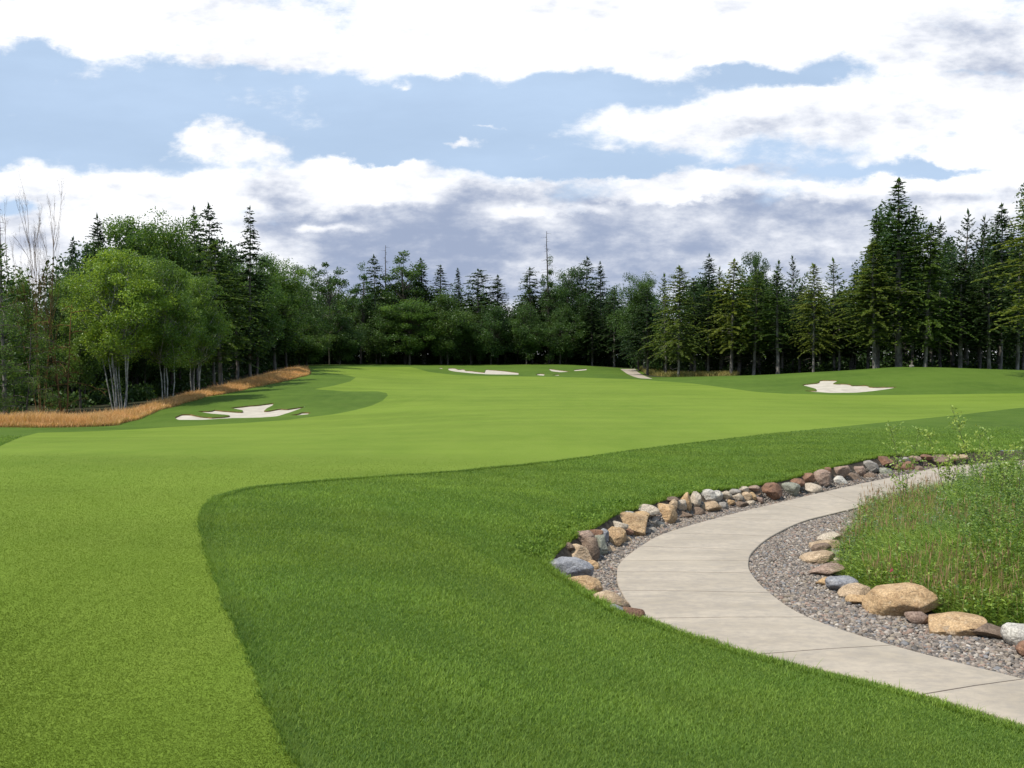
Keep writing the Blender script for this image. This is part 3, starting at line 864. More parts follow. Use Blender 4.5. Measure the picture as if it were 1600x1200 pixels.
ROCKS = [
    # px, py, w, h, colour, tilt, words
    (895, 888, 66, 32, 'blue grey', -18, 'pointed blue grey slab of stone overhanging the lawn edge at the bend'),
    (912, 912, 50, 24, 'sandstone', -12, 'cream tan furrowed stone just below the blue grey slab at the bend'),
    (954, 938, 50, 26, 'tan', -22, 'long furrowed tan stone between gravel and lawn near the wall end'),
    (968, 953, 28, 15, 'blue grey', -15, 'small pale grey stone second from the near end of the wall'),
    (990, 958, 30, 20, 'rust', -28, 'rust brown angular stone at the near end of the wall'),
    (902, 868, 40, 30, 'tan', -20, 'cream topped stone resting above the blue grey slab'),
    (920, 863, 32, 42, 'brown', -15, 'dark brown upright stone beside the cream topped one at the bend'),
    (927, 889, 18, 27, 'sandstone', 5, 'small shaded tan stone touching the gravel at the bend'),
    (937, 855, 25, 40, 'green grey', -8, 'green grey upright slab in the wall at the bend'),
    (911, 842, 31, 25, 'rose', 10, 'pinkish rounded stone on top of the wall at the bend'),
    (927, 832, 28, 12, 'rust', 0, 'flat rust red stone on the wall top above the green grey slab'),
    (889, 855, 20, 13, 'brown', 0, 'little brown stone sunk in the turf left of the bend'),
    (944, 837, 14, 20, 'blue grey', 0, 'small black grey wedge stone between flat red and tan stones'),
    (957, 842, 29, 32, 'sandstone', -5, 'blocky tan stone right of the black grey wedge'),
    (950, 861, 22, 16, 'tan', 0, 'squat tan stone at the foot of the blocky tan stone'),
    (970, 842, 15, 30, 'orange', 0, 'narrow orange upright stone beside the blocky tan stone'),
    (980, 833, 17, 12, 'rust', 12, 'small reddish wedge stone left of the biggest wall boulder'),
    (980, 845, 19, 13, 'tan', 0, 'little tan cobble on the gravel left of the biggest wall boulder'),
    (965, 822, 28, 14, 'cream', 0, 'cream flat topped stone behind the blocky tan stone'),
    (990, 822, 55, 38, 'sandstone', -14, 'biggest boulder of the wall, warm tan and sloping'),
    (980, 802, 18, 8, 'white', 0, 'small pale cobble on the wall top above the biggest boulder'),
    (1000, 806, 28, 12, 'orange', 0, 'flat brown orange stone lying on the biggest boulder'),
    (1009, 798, 36, 17, 'cream', -5, 'broad cream stone on the wall top left of the tall boulder'),
    (1020, 814, 15, 18, 'grey', 0, 'small grey cobble between the two largest wall boulders'),
    (1018, 831, 15, 13, 'grey', 0, 'round grey cobble at the foot of the biggest boulder'),
    (1030, 823, 17, 14, 'cream', 0, 'pale cobble at the foot of the tall boulder'),
    (1039, 803, 33, 38, 'sandstone', -8, 'tall tan boulder next to the biggest wall boulder'),
    (1051, 791, 14, 19, 'tan', -25, 'narrow leaning tan stone on the right of the tall boulder'),
    (1067, 806, 27, 16, 'brown', 0, 'dark brown block low in the wall right of the tall boulder'),
    (1062, 790, 20, 20, 'cream', 0, 'pale square stone above the dark brown block'),
    (1072, 785, 18, 27, 'sandstone', -8, 'upright warm tan stone on the wall top above two brown blocks'),
    (1047, 780, 25, 7, 'brown', 0, 'thin brown slab along the turf behind the tall boulder'),
    (1088, 801, 28, 15, 'brown', 0, 'second dark brown block low in the wall'),
    (1085, 782, 18, 23, 'cream', -18, 'leaning cream stone right of the upright tan stone'),
    (1108, 795, 34, 21, 'tan', 16, 'pale pointed stone sloping down to the gravel in mid wall'),
    (1105, 775, 24, 18, 'white', 0, 'round whitish stone on the wall top in mid wall'),
    (1119, 776, 20, 17, 'white', 0, 'whitish twin stone right beside the round whitish one'),
    (1127, 792, 19, 13, 'grey', 0, 'grey cobble on the gravel right of the pale pointed stone'),
    (1135, 775, 17, 14, 'cream', 0, 'cream cobble at the start of the small cobble stretch'),
    (1141, 785, 14, 9, 'orange', 0, 'little orange tan cobble low in the small cobble stretch'),
    (1151, 777, 17, 14, 'cream', 0, 'egg shaped cream cobble in the middle of the small cobble stretch'),
    (1157, 789, 23, 10, 'brown', 0, 'flat grey brown stone under the egg shaped cobble'),
    (1166, 776, 16, 13, 'tan', 0, 'tan cobble right of the egg shaped cobble'),
    (1171, 786, 15, 10, 'cream', 0, 'low cream cobble by the gravel under the orange one'),
    (1175, 776, 12, 12, 'orange', 0, 'orange cobble at the right of the small cobble stretch'),
    (1162, 765, 16, 9, 'cream', 0, 'pale cobble on the wall top above the small cobbles'),
    (1176, 763, 20, 9, 'rose', 0, 'flat pinkish grey stone on the wall top before the red boulder'),
    (1146, 768, 20, 7, 'grey', 0, 'thin grey slab on the wall top above the small cobbles'),
    (1185, 782, 16, 10, 'rose', 0, 'brownish cobble at the foot of the red boulder'),
    (1184, 771, 13, 9, 'brown', 0, 'small dark brown stone left of the red boulder'),
    (1202, 769, 36, 25, 'rust', 8, 'large red brown boulder in the wall'),
    (1233, 767, 31, 23, 'green grey', 0, 'rounded greenish grey boulder right of the red boulder'),
    (1265, 765, 34, 17, 'cream', 0, 'long pale tan boulder right of the greenish one'),
    (1243, 754, 25, 12, 'rust', 0, 'rust stone on top of the greenish boulder'),
    (1261, 749, 24, 17, 'rust', 0, 'rust stone on top of the long pale boulder'),
    (1283, 750, 30, 28, 'rose', 35, 'large pinkish brown boulder leaning down right'),
    (1291, 736, 14, 12, 'rust', 0, 'small rust stone capping the pinkish brown boulder'),
    (1311, 737, 29, 18, 'rose', 15, 'angular rose stone on the wall top above the white one'),
    (1310, 753, 24, 16, 'white', 0, 'white rounded stone at the foot of the wall'),
    (1332, 748, 25, 16, 'brown', 0, 'brown rounded stone right of the white one'),
    (1341, 736, 20, 18, 'rose', 25, 'two toned rose and cream stone on the wall top'),
    (1357, 746, 21, 13, 'brown', 0, 'dark brown low stone under the grey rose stone'),
    (1359, 730, 24, 18, 'grey', -12, 'grey rose boulder on the wall top left of the orange block'),
    (1381, 722, 28, 16, 'rust', -5, 'orange rust block on the wall top'),
    (1381, 740, 25, 16, 'green grey', 0, 'grey green rounded stone under the orange rust block'),
    (1397, 732, 15, 16, 'rust', 0, 'dark rust wedge right of the grey green stone'),
    (1418, 732, 26, 20, 'rust', 0, 'dark red brown boulder near the leafy shoots'),
    (1435, 735, 18, 12, 'brown', 0, 'brown low stone right of the dark red brown boulder'),
    (1412, 719, 18, 8, 'grey', 0, 'flat grey stone on the wall top above the dark red brown boulder'),
    (1429, 717, 18, 9, 'rose', 0, 'rose stone on the wall top before the far shoots'),
    (1447, 714, 19, 8, 'rust', 0, 'rusty flat stone on the wall top at the second shoot'),
    (1468, 718, 26, 13, 'brown', 0, 'broad dark brown stone behind the second shoot'),
    (1487, 716, 20, 9, 'tan', 0, 'tan low stone near the far end of the wall'),
    (1504, 714, 18, 7, 'tan', 0, 'last tan stone at the far end of the wall'),
    # meadow row
    (1327, 828, 26, 11, 'rose', 0, 'pale pinkish stone farthest up the meadow edge row'),
    (1322, 838, 28, 14, 'brown', 0, 'grey brown stone half under the meadow grass, second from the top of its row'),
    (1297, 841, 36, 18, 'cream', 12, 'pale tan stone on the gravel at the top of the meadow row'),
    (1286, 851, 48, 15, 'tan', 10, 'long low tan stone behind the brown dome stone'),
    (1283, 857, 30, 16, 'brown', 0, 'small brown dome stone in the meadow row'),
    (1277, 871, 50, 21, 'tan', 8, 'craggy stone with cream top and dark grey face in the meadow row'),
    (1291, 891, 50, 22, 'rose', 14, 'pinkish tan stone above the small yellow one'),
    (1290, 909, 30, 14, 'orange', 0, 'small yellow stone left of the blue grey wedge'),
    (1317, 913, 50, 28, 'blue grey', -10, 'blue grey wedge stone in the meadow row'),
    (1338, 925, 53, 26, 'tan', 8, 'tan rounded stone right of the blue grey wedge'),
    (1345, 937, 44, 19, 'orange', 0, 'orange stone touching the largest boulder'),
    (1410, 939, 108, 58, 'sandstone', 5, 'largest boulder in view, a domed sandstone one at the meadow edge'),
    (1431, 965, 38, 25, 'rose', -8, 'brown stone leaning on the right foot of the largest boulder'),
    (1488, 977, 96, 32, 'sandstone', 4, 'long flat sandstone boulder right of the largest one'),
    (1490, 985, 48, 20, 'tan', -5, 'angular tan stone in front of the long flat boulder'),
    (1550, 988, 66, 24, 'brown', -10, 'brown tan sloping stone left of the white boulder'),
    (1596, 994, 56, 42, 'white', -30, 'whitish speckled boulder at the right picture edge'),
    (1604, 1016, 34, 28, 'rust', -25, 'rust brown angular stone in front of the whitish boulder'),
    (1317, 865, 24, 13, 'green grey', 0, 'green grey stone half hidden by meadow grass'),
    (1311, 876, 18, 12, 'cream', 0, 'small cream stone tucked behind the craggy one'),
    (1304, 883, 18, 12, 'brown', 0, 'small brown stone between the craggy and the pinkish tan ones'),
]
for k, (px, py, w, h, c, tilt, words) in enumerate(ROCKS):
    row = k >= 74
    if row:
        w *= 1.05; base = plane(px, py + h * .36, -.02); Y = base[1]
        rx = w * Y / FPX / 2 * 1.06; rz = h * Y / FPX / 2 * 1.1; ry = min(max(rx * .8, rz * .9), rx)
        Yc = Y + ry * .45
    else:
        hit = cast(px, py, H if k < 5 else Hc); Y = hit[1]; w *= 1.13; h *= 1.13
        rx = w * Y / FPX / 2 * 1.06; rz = h * Y / FPX / 2 * 1.08; ry = min(max(rx * .75, rz * .85), .34)
        Yc = Y - ry * .12
    x, z = ray(px, py)
    V, F = stone(100 + k, rx, ry, rz, .75 if c in ('blue grey', 'rust', 'sandstone', 'green grey', 'cream') else .45)
    a = math.radians(-tilt)
    R = np.array([[math.cos(a), 0, math.sin(a)], [0, 1, 0], [-math.sin(a), 0, math.cos(a)]])
    V = V @ R.T
    # keep the photographed outline after tilting
    V *= np.array([rx / np.abs(V[:, 0]).max(), 1, rz / np.abs(V[:, 2]).max()])
    o = mesh('boulder' if w > 40 else 'stone', V, [F], M['rock ' + c], None, True)
    o.location = (x * Yc, Yc, E + z * Yc)
    tag(o, words, 'boulder' if w > 40 else 'stone', 'stones edging the meadow' if row else 'stones walling the outer path edge')
pxy = cast(1424, 575)
V, F = stone(5, .34, .3, .2, .8)
o = mesh('stone', V, [F], M['rock grey'], None, True); x, z = ray(1424, 573.5); o.location = (x * 117, 117, float(H(x * 117, 117)) + .12)
tag(o, 'lone pale stone on the crest of the right mound', 'stone')


# ------------------------------------------------------------------ gravel pebbles
def scatter(n, box, test):
    out = []
    got = 0
    while got < n:
        p = np.stack([rng.uniform(box[0], box[1], n), rng.uniform(box[2], box[3], n)], 1)
        p = p[test(p)]; out.append(p); got += len(p)
        if len(p) == 0: break
    return np.concatenate(out)[:n]


def grav_test(p):
    x, y = p[:, 0], p[:, 1]
    return (gB(x, y) < -.2) & (gP(x, y) > .0) & (gM(x, y) > -.4)


VP = lambda p: (p[:, 1] > 7) & (np.abs(p[:, 0] / p[:, 1]) < .88)
cand = scatter(72000, (1, 12.5, 7, 26), lambda p: grav_test(p) & VP(p))
far_ = scatter(5000, (5, 20, 24, 37), lambda p: grav_test(p) & VP(p))
cand = np.concatenate([cand, far_])
V0, F0 = ICO1
ico2V, ico2F = ICO2


def pebbles(P, V0, F0, smooth):
    n = len(P); s = rng.lognormal(-3.92, .32, n)
    sc3 = s[:, None] * np.stack([rng.uniform(.9, 1.5, n), rng.uniform(.8, 1.1, n), rng.uniform(.45, .8, n)], 1)
    V = V0[None] * (1 + .12 * rng.normal(size=(n, len(V0), 1))) * sc3[:, None]
    a = rng.uniform(0, 6.28, n); t = rng.normal(0, .35, n)
    ct, st = np.cos(t), np.sin(t)
    V = np.stack([V[..., 0] * ct[:, None] - V[..., 2] * st[:, None], V[..., 1], V[..., 0] * st[:, None] + V[..., 2] * ct[:, None]], -1)
    ca, sa = np.cos(a), np.sin(a)
    V = np.stack([V[..., 0] * ca[:, None] - V[..., 1] * sa[:, None], V[..., 0] * sa[:, None] + V[..., 1] * ca[:, None], V[..., 2]], -1)
    zz = gHb(P[:, 0], P[:, 1]) + sc3[:, 2] * .45 + rng.uniform(0, .02, n)
    V = V + np.stack([P[:, 0], P[:, 1], zz], 1)[:, None]
    pal = np.array([(.30, .26, .23), (.22, .19, .17), (.40, .35, .31), (.16, .145, .135), (.33, .24, .20), (.52, .48, .44), (.25, .25, .265), (.36, .31, .25), (.12, .11, .11)])
    c = pal[rng.choice(len(pal), n, p=[.18, .16, .15, .12, .1, .06, .09, .09, .05])] * rng.uniform(.8, 1.2, (n, 1)) * np.array([.72, .69, .64])
    F = (np.arange(n) * len(V0))[:, None, None] + F0[None]
    return V.reshape(-1, 3), F.reshape(-1, 3), np.repeat(c, len(V0), 0)


near = cand[:, 1] < 15
v1, f1, c1 = pebbles(cand[near][:42000], ico2V, ico2F, True); v2, f2, c2 = pebbles(cand[~near], V0, F0, True)
o = mesh('gravel', np.concatenate([v1, v2]), [f1, f2 + len(v1)], M['pebble'], None, True, {'c': np.concatenate([c1, c2])})
tag(o, 'grey and pinkish river gravel beside the cart path', None, None, 'stuff')


# ------------------------------------------------------------------ grass
def make_blades(name, P, z, h, w, lean, bend, mat, label, segs=2, v=None):
    n = len(P); P3_ = np.stack([P[:, 0], P[:, 1], z], 1)
    yaw = rng.uniform(0, 6.28, n)
    V, F, m = blades(P3_, h, w, yaw, lean, bend, segs)
    v = np.clip(rng.normal(.5, .27, n), 0, 1) if v is None else v
    o = mesh(name, V, F, mat, None, False, {'v': np.repeat(v, m)})
    return tag(o, label, None, None, 'stuff')


def view_scatter(n, y0, y1, power, test, xlim=.60):
    """points in the viewed wedge, thinning with distance"""
    out, got = [], 0
    while got < n:
        u = rng.uniform(0, 1, n); a = 1 - power + 1
        y = (y0 ** a + u * (y1 ** a - y0 ** a)) ** (1 / a) if abs(a) > 1e-6 else y0 * (y1 / y0) ** u
        x = rng.uniform(-xlim, xlim, n) * y
        p = np.stack([x, y], 1)
        k = test(p); p = p[k]; out.append(p); got += len(p)
        if len(p) < 10: break
    return np.concatenate(out)[:n]


def rough_test(p):
    x, y = p[:, 0], p[:, 1]
    return (gFW(x, y) > 0) & (gB(x, y) > 0) & (x / y < .58)


NB = 720000
P = view_scatter(NB, 5.2, 46, 1.35, lambda p: rough_test(p) & (rng.random(len(p)) < np.clip((46 - p[:, 1]) / 14, 0, 1)), .58)
d = P[:, 1]
ex = view_scatter(40000, 5.2, 30, 1.0, lambda p: (gFW(p[:, 0], p[:, 1]) > -rng.exponential(.018, len(p)) - .02 * np.sin(p[:, 0] * 3.1 + 2 * np.sin(p[:, 1] * 1.7)) * np.sin(p[:, 1] * 4.3) - .012 * np.sin(p[:, 1] * 23 + 5 * np.sin(p[:, 1] * 2.9))) & (gFW(p[:, 0], p[:, 1]) < .13) & (gB(p[:, 0], p[:, 1]) > 0), .5)
P[:len(ex)] = ex; d = P[:, 1]
fwd = gFW(P[:, 0], P[:, 1])
hn = np.sin(P[:, 0] * 1.7 + np.sin(P[:, 1] * 1.3)) * np.sin(P[:, 1] * 2.1 + P[:, 0] * .8)
h = (.030 + .018 * rng.random(NB) + .010 * hn) * (1 + .2 * (d > 15)) * (1 + .7 * (fwd < .16) * rng.random(NB))
vr = np.clip(rng.beta(1.6, 2.6, NB) + .09 * hn - .22 * (fwd < .2) * rng.random(NB), 0, 1); vr[rng.random(NB) < .02] = 1
w = .0028 + .00050 * d
make_blades('rough_grass', P, gH(P[:, 0], P[:, 1]) - .004, h, w, rng.uniform(.1, .7, NB), rng.uniform(.1, .7, NB), M['blade_rough'], 'dark green blades of the mown rough', 2, vr)

# short fairway blades close by
NF = 260000
P = view_scatter(NF, 5.2, 30, 1.5, lambda p: (gFW(p[:, 0], p[:, 1]) < 0) & (rng.random(len(p)) < np.clip((30 - p[:, 1]) / 18, 0, 1)), .6)
make_blades('fairway_grass', P, gH(P[:, 0], P[:, 1]) - .002, .009 + .008 * rng.random(NF), .003 + .0004 * P[:, 1], rng.uniform(.2, 1.2, NF), rng.uniform(.2, .8, NF), M['blade_fair'], 'short light green blades of the close mown fairway', 2, np.clip(rng.normal(.5, .2, NF), 0, 1))

# unmown fringe along path and stones
edge = np.concatenate([np.array(lower), smooth_poly(LIP, 4)])
seg = np.diff(edge, axis=0); sl = np.linalg.norm(seg, axis=1)
def along(n, s0, s1, spread_in, spread_out):
    cs = np.concatenate([[0], np.cumsum(sl)]); t = rng.uniform(s0 * cs[-1], s1 * cs[-1], n)
    k = np.clip(np.searchsorted(cs, t) - 1, 0, len(seg) - 1); f = (t - cs[k]) / sl[k]
    p = edge[k] + seg[k] * f[:, None]; nrm = np.stack([-seg[k][:, 1], seg[k][:, 0]], 1) / sl[k][:, None]
    off = rng.uniform(-spread_in, spread_out, n)
    s = sdf(BAS, p[:, 0] + nrm[:, 0] * .1, p[:, 1] + nrm[:, 1] * .1)
    sg = np.where(s > 0, 1, -1)
    return p + nrm * (off * sg)[:, None]


nfr = 42000
P = along(nfr, 0, 1, .05, .16)
clump = (np.sin(P[:, 0] * 5.1 + 2 * np.sin(P[:, 1] * 3.3)) + np.sin(P[:, 1] * 7.7)) * .25 + .5
h = (.035 + .05 * rng.random(nfr) ** 2 + .03 * clump * rng.random(nfr)) * (1 + .4 * (P[:, 1] > 13.5))
tall = rng.random(nfr) < .012; h[tall] += rng.uniform(.03, .10, tall.sum())
z = Hc(P[:, 0], P[:, 1])
make_blades('fringe_grass', P, z, h, .005 + .0005 * P[:, 1], rng.uniform(.05, .6, nfr), rng.uniform(.1, .7, nfr), M['blade_rough'], 'longer grass fringe along the path and stones', 3)
# bushy clover tufts at the wall top by the bend
cent = [cast(a, b) for a, b in [(858, 858), (872, 845), (885, 838), (905, 828), (925, 815), (945, 803), (966, 797), (985, 790), (1010, 786), (850, 870), (1040, 775), (1075, 768), (1110, 764), (1150, 758), (1205, 748), (1245, 738), (1290, 727), (1330, 720), (1365, 712)]]
PL = []
for i_, c in enumerate(cent):
    k = 900 if i_ < 10 else 500
    q = rng.normal(size=(k, 2)) * np.array([.26, .13]) + c
    PL.append(q)
P = np.concatenate(PL); P = P[sdf(BAS, P[:, 0], P[:, 1]) > -.06]; n = len(P)
zz = H(P[:, 0], P[:, 1]); zr = rng.random(n) * .11
D = rng.normal(size=(n, 3)) + [0, 0, .8]
V, F = kites(np.stack([P[:, 0], P[:, 1], zz + zr], 1), D, rng.uniform(.03, .065, n), rng.uniform(.018, .035, n))
tag(mesh('clover_tufts', V, [F], M['blade_rough'], None, False, {'v': np.repeat(rng.random(n) * .8, 4)}), 'dark leafy tufts crowning the stone wall', None, None, 'stuff')

# ---- fescue band
ff = [(-320, 50), (-150, 54), (0, 57.5), (100, 59.5), (180, 62), (250, 75), (320, 88), (400, 105), (450, 118), (484, 131)]
fb = [(480, 158), (440, 142), (380, 118), (300, 94), (230, 80), (170, 71), (100, 67), (0, 64), (-150, 60), (-320, 56)]
FES = np.array([P3(a, b, 0)[:2] for a, b in ff + fb])
lo, hi = FES.min(0), FES.max(0)
n = 190000
P = scatter(n, (lo[0], hi[0], lo[1], hi[1]), lambda p: (sdf(FES, p[:, 0], p[:, 1]) + .8 * (np.sin(p[:, 0] * 1.1) * np.sin(p[:, 1] * .9)) * .25 < 0)); n = len(P)
lump = .5 + .5 * np.sin(P[:, 0] * .9 + 1.3 * np.sin(P[:, 1] * .7))
edge_ = np.clip(-sdf(FES, P[:, 0], P[:, 1]) / 1.6, .25, 1); h = rng.beta(2, 2, n) * (.75 + .25 * lump) * edge_ + .25; tl = rng.random(n) < .04; h[tl] += rng.uniform(.1, .4, tl.sum())
make_blades('fescue_grass', P, H(P[:, 0], P[:, 1]), h, .012 + .00038 * P[:, 1], rng.uniform(0, .3, n), rng.uniform(.1, .5, n), M['fescue'], 'tall orange brown fescue grass band below the left woods', 3)
k = rng.random(n) < .4
make_blades('fescue_undergrowth', P[k], H(P[k][:, 0], P[k][:, 1]), h[k] * .5, np.full(k.sum(), .05), rng.uniform(0, .4, k.sum()), rng.uniform(.1, .5, k.sum()), M['fescue_low'], 'greener base of the fescue band', 2)
# dry grass by the distant path and under the right trees
DRY = np.array([P3(a, b, 0)[:2] for a, b in [(998, 186), (1012, 158), (1060, 140), (1150, 137), (1160, 150), (1060, 160), (1030, 190)]])
P = scatter(16000, (DRY[:, 0].min(), DRY[:, 0].max(), DRY[:, 1].min(), DRY[:, 1].max()), lambda p: sdf(DRY, p[:, 0], p[:, 1]) < 0); n = len(P)
make_blades('dry_grass', P, H(P[:, 0], P[:, 1]), rng.uniform(.3, 1.0, n), np.full(n, .06), rng.uniform(0, .4, n), rng.uniform(.1, .5, n), M['fescue_low'], 'dry brown grass beside the distant path', 2)

# ------------------------------------------------------------------ meadow
def mead_test(p): return (gM(p[:, 0], p[:, 1]) < -.05) & VP(p)


n = 160000
P = view_scatter(n, 7.5, 34, 1.2, mead_test, .88); n = len(P)
s = -gM(P[:, 0], P[:, 1])
lump = .5 + .5 * np.sin(P[:, 0] * 2.3 + 1.7 * np.sin(P[:, 1] * 1.9)) * np.sin(P[:, 1] * 1.6 + 1)
h = (rng.uniform(.20, .48, n) + .16 * lump * rng.random(n)) * np.clip(.45 + s / 1.2, .45, 1.15)
make_blades('meadow_grass', P, gHb(P[:, 0], P[:, 1]), h, rng.uniform(.008, .020, n), rng.uniform(.1, 1.1, n), rng.uniform(.2, 1.3, n), M['blade_weed'], 'lush wild meadow grass right of the path', 3)
# brown seed stems
n = 7000
P = view_scatter(n, 10, 34, 1.0, lambda p: mead_test(p) & (rng.random(len(p)) < np.clip(.10 + .9 * (np.sin(p[:, 0] * 1.1) * np.sin(p[:, 1] * .9 + .8) > .3) + (p[:, 1] > 18) * (p[:, 0] / p[:, 1] < .47), 0, 1)), .88); n = len(P)
z = gHb(P[:, 0], P[:, 1]); h = rng.uniform(.35, .78, n); yaw = rng.uniform(0, 6.28, n); lean = rng.uniform(0, .35, n)
dx = np.stack([np.cos(yaw) * lean, np.sin(yaw) * lean, np.ones(n)], 1)
B = np.stack([P[:, 0], P[:, 1], z], 1)
V1, F1 = kites(B, dx, h, .005)
tip = B + unit(dx) * h[:, None] * .72
V2, F2 = kites(tip, dx, h * .24, rng.uniform(.010, .020, n))
vv = rng.random(n)
tag(mesh('meadow_seed_heads', np.concatenate([V1, V2]), [F1, F2 + len(V1)], M['seed'], None, False, {'v': np.concatenate([np.repeat(vv, 4)] * 2)}), 'reddish brown seed heads among the meadow grass', None, None, 'stuff')


def leafy(n_st, test, y0, y1, hmin, hmax, leaf, mat, name, label, per=16):
    P = view_scatter(n_st, y0, y1, 1.1, test, .88); n = len(P)
    z = gHb(P[:, 0], P[:, 1]); h = rng.uniform(hmin, hmax, n); yaw = rng.uniform(0, 6.28, n); lean = rng.uniform(0, .4, n)
    D = unit(np.stack([np.cos(yaw) * lean, np.sin(yaw) * lean, np.ones(n)], 1)); B = np.stack([P[:, 0], P[:, 1], z], 1)
    V1, F1 = kites(B, D, h, .008)
    t = rng.uniform(.25, 1, (n, per)); a = rng.uniform(0, 6.28, (n, per))
    Q = B[:, None] + D[:, None] * (t * h[:, None])[..., None]
    LD = np.stack([np.cos(a), np.sin(a), rng.uniform(-.2, .8, (n, per))], -1)
    V2, F2 = kites(Q.reshape(-1, 3), LD.reshape(-1, 3), rng.uniform(leaf * .7, leaf * 1.3, n * per), rng.uniform(leaf * .3, leaf * .5, n * per), up=rng.normal(size=(n * per, 3)) * .6 + [0, 0, 1])
    tag(mesh(name, np.concatenate([V1, V2]), [F1, F2 + len(V1)], mat, None, False, {'v': np.concatenate([np.full(len(V1), .3), np.repeat(rng.random(n * per), 4)])}), label, None, None, 'stuff')


leafy(7400, mead_test, 8.5, 24, .20, .52, .07, M['leaf_weed'], 'meadow_weeds', 'leafy green weeds in the meadow')
leafy(2300, lambda p: mead_test(p) & (p[:, 1] > 17 + 1.5 * np.sin(p[:, 0])), 17, 34, .30, .62, .055, M['leaf_silver'], 'meadow_willow', 'silver green leafy growth over the far path', 22)
leafy(1700, lambda p: mead_test(p) & (p[:, 0] / p[:, 1] > .49) & (p[:, 1] > 14.5), 14, 30, .6, 1.25, .06, M['leaf_weed'], 'meadow_shrubs', 'taller leafy growth along the right of the meadow', 46)


# distinct leafy shoots
def shoot(px, py_base, py_top, Y, nst, spread, seed, label, mat='leaf_sap'):
    r = np.random.default_rng(seed)
    x, _ = ray(px, py_base); _, zt = ray(px, py_top); zb = float(Hb(x * Y, Y)); h = E + zt * Y - zb
    root = empty('sapling', (x * Y, Y, zb)); tag(root, label, 'sapling', 'leafy shoots rising from the meadow')
    st, lf = MB(), []
    for k in range(nst):
        a = r.uniform(0, 6.28); sp = spread * r.uniform(.3, 1); hh = h * (1 if k == 0 else r.uniform(.5, .95))
        dx = spread * (k / (max(nst - 1, 1)) - .5) * 1.7; dy = r.uniform(-.5, .5) * spread
        t = np.linspace(0, 1, 7)
        pts = np.stack([dx * t ** 1.3 + .02 * np.sin(t * 7 + a), dy * t, hh * t], 1)
        st.tube(pts, np.linspace(.009, .002, 7), 5)
        nb = int(5 + hh * 11)
        for b in range(nb):
            f = r.uniform(.3, 1); q = np.array([np.interp(f, t, pts[:, c]) for c in range(3)])
            aa = r.uniform(0, 6.28); L_ = r.uniform(.06, .22) * (1.2 - f * .7) * max(h, .5); d_ = np.array([math.cos(aa), math.sin(aa), .7]) * L_
            st.tube([q, q + d_ * .5 + [0, 0, -.01], q + d_], [.0035, .002, .001], 3)
            m_ = r.integers(5, 10)
            for s_ in np.linspace(.25, 1, m_): lf.append(q + d_ * s_ + r.normal(0, .008, 3))
    lf = np.array(lf); n = len(lf)
    D = r.normal(size=(n, 3)) + [0, 0, .2]
    V, F = kites(lf, D, r.uniform(.055, .095, n), r.uniform(.03, .05, n))
    st.build('stem', M['bark'], root, True)
    mesh('foliage', V, [F], M[mat], root, False, {'v': np.repeat(r.random(n), 4)})


shoot(1412, 745, 662, 22.5, 3, .5, 1, 'yellow green leafy shoot, leftmost, in front of the stone wall')
shoot(1480, 740, 672, 23, 3, .55, 2, 'low yellow green shoot second from the left')
shoot(1532, 735, 632, 24, 3, .85, 3, 'tallest forked sapling standing clear above the fairway edge')
shoot(1590, 760, 672, 20, 5, .7, 4, 'bushy leafy sapling at the right picture edge')
shoot(1556, 745, 700, 22, 3, .4, 5, 'short leafy shoot between the forked sapling and the right edge')


def flower(px, py, Y, label):
    x, z = ray(px, py); zb = float(Hb(x * Y, Y)); zt = E + z * Y
    root = empty('foxglove', (x * Y, Y, zb)); tag(root, label, 'flower', 'pink flower spikes in the meadow')
    s = MB(); s.tube([[0, 0, 0], [.01, 0, (zt - zb) * .5], [0, 0, zt - zb + .08]], [.005, .004, .002], 5); s.build('stem', M['blade_weed'], root)
    n = 34; t = rng.random(n); a = rng.uniform(0, 6.28, n)
    P = np.stack([np.zeros(n), np.zeros(n), zt - zb - .04 + .09 * t], 1); D = np.stack([np.cos(a), np.sin(a), -rng.random(n) * .5], 1)
    V, F = kites(P, D, .028 * (1.2 - t), .018 * (1.2 - t)); mesh('petals', V, [F], M['petal'], root, False, {'v': np.repeat(rng.random(n), 4)})


M['petal'] = leaf_mat('foxglove_petals', (.35, .02, .12), (.6, .06, .25), .3, .5, .3, .5, (1.2, .8, .9))
flower(1393, 889, 14.6, 'magenta flower spike near the left side of the meadow')
flower(1573, 829, 16.5, 'dark red flower spike near the right picture edge')

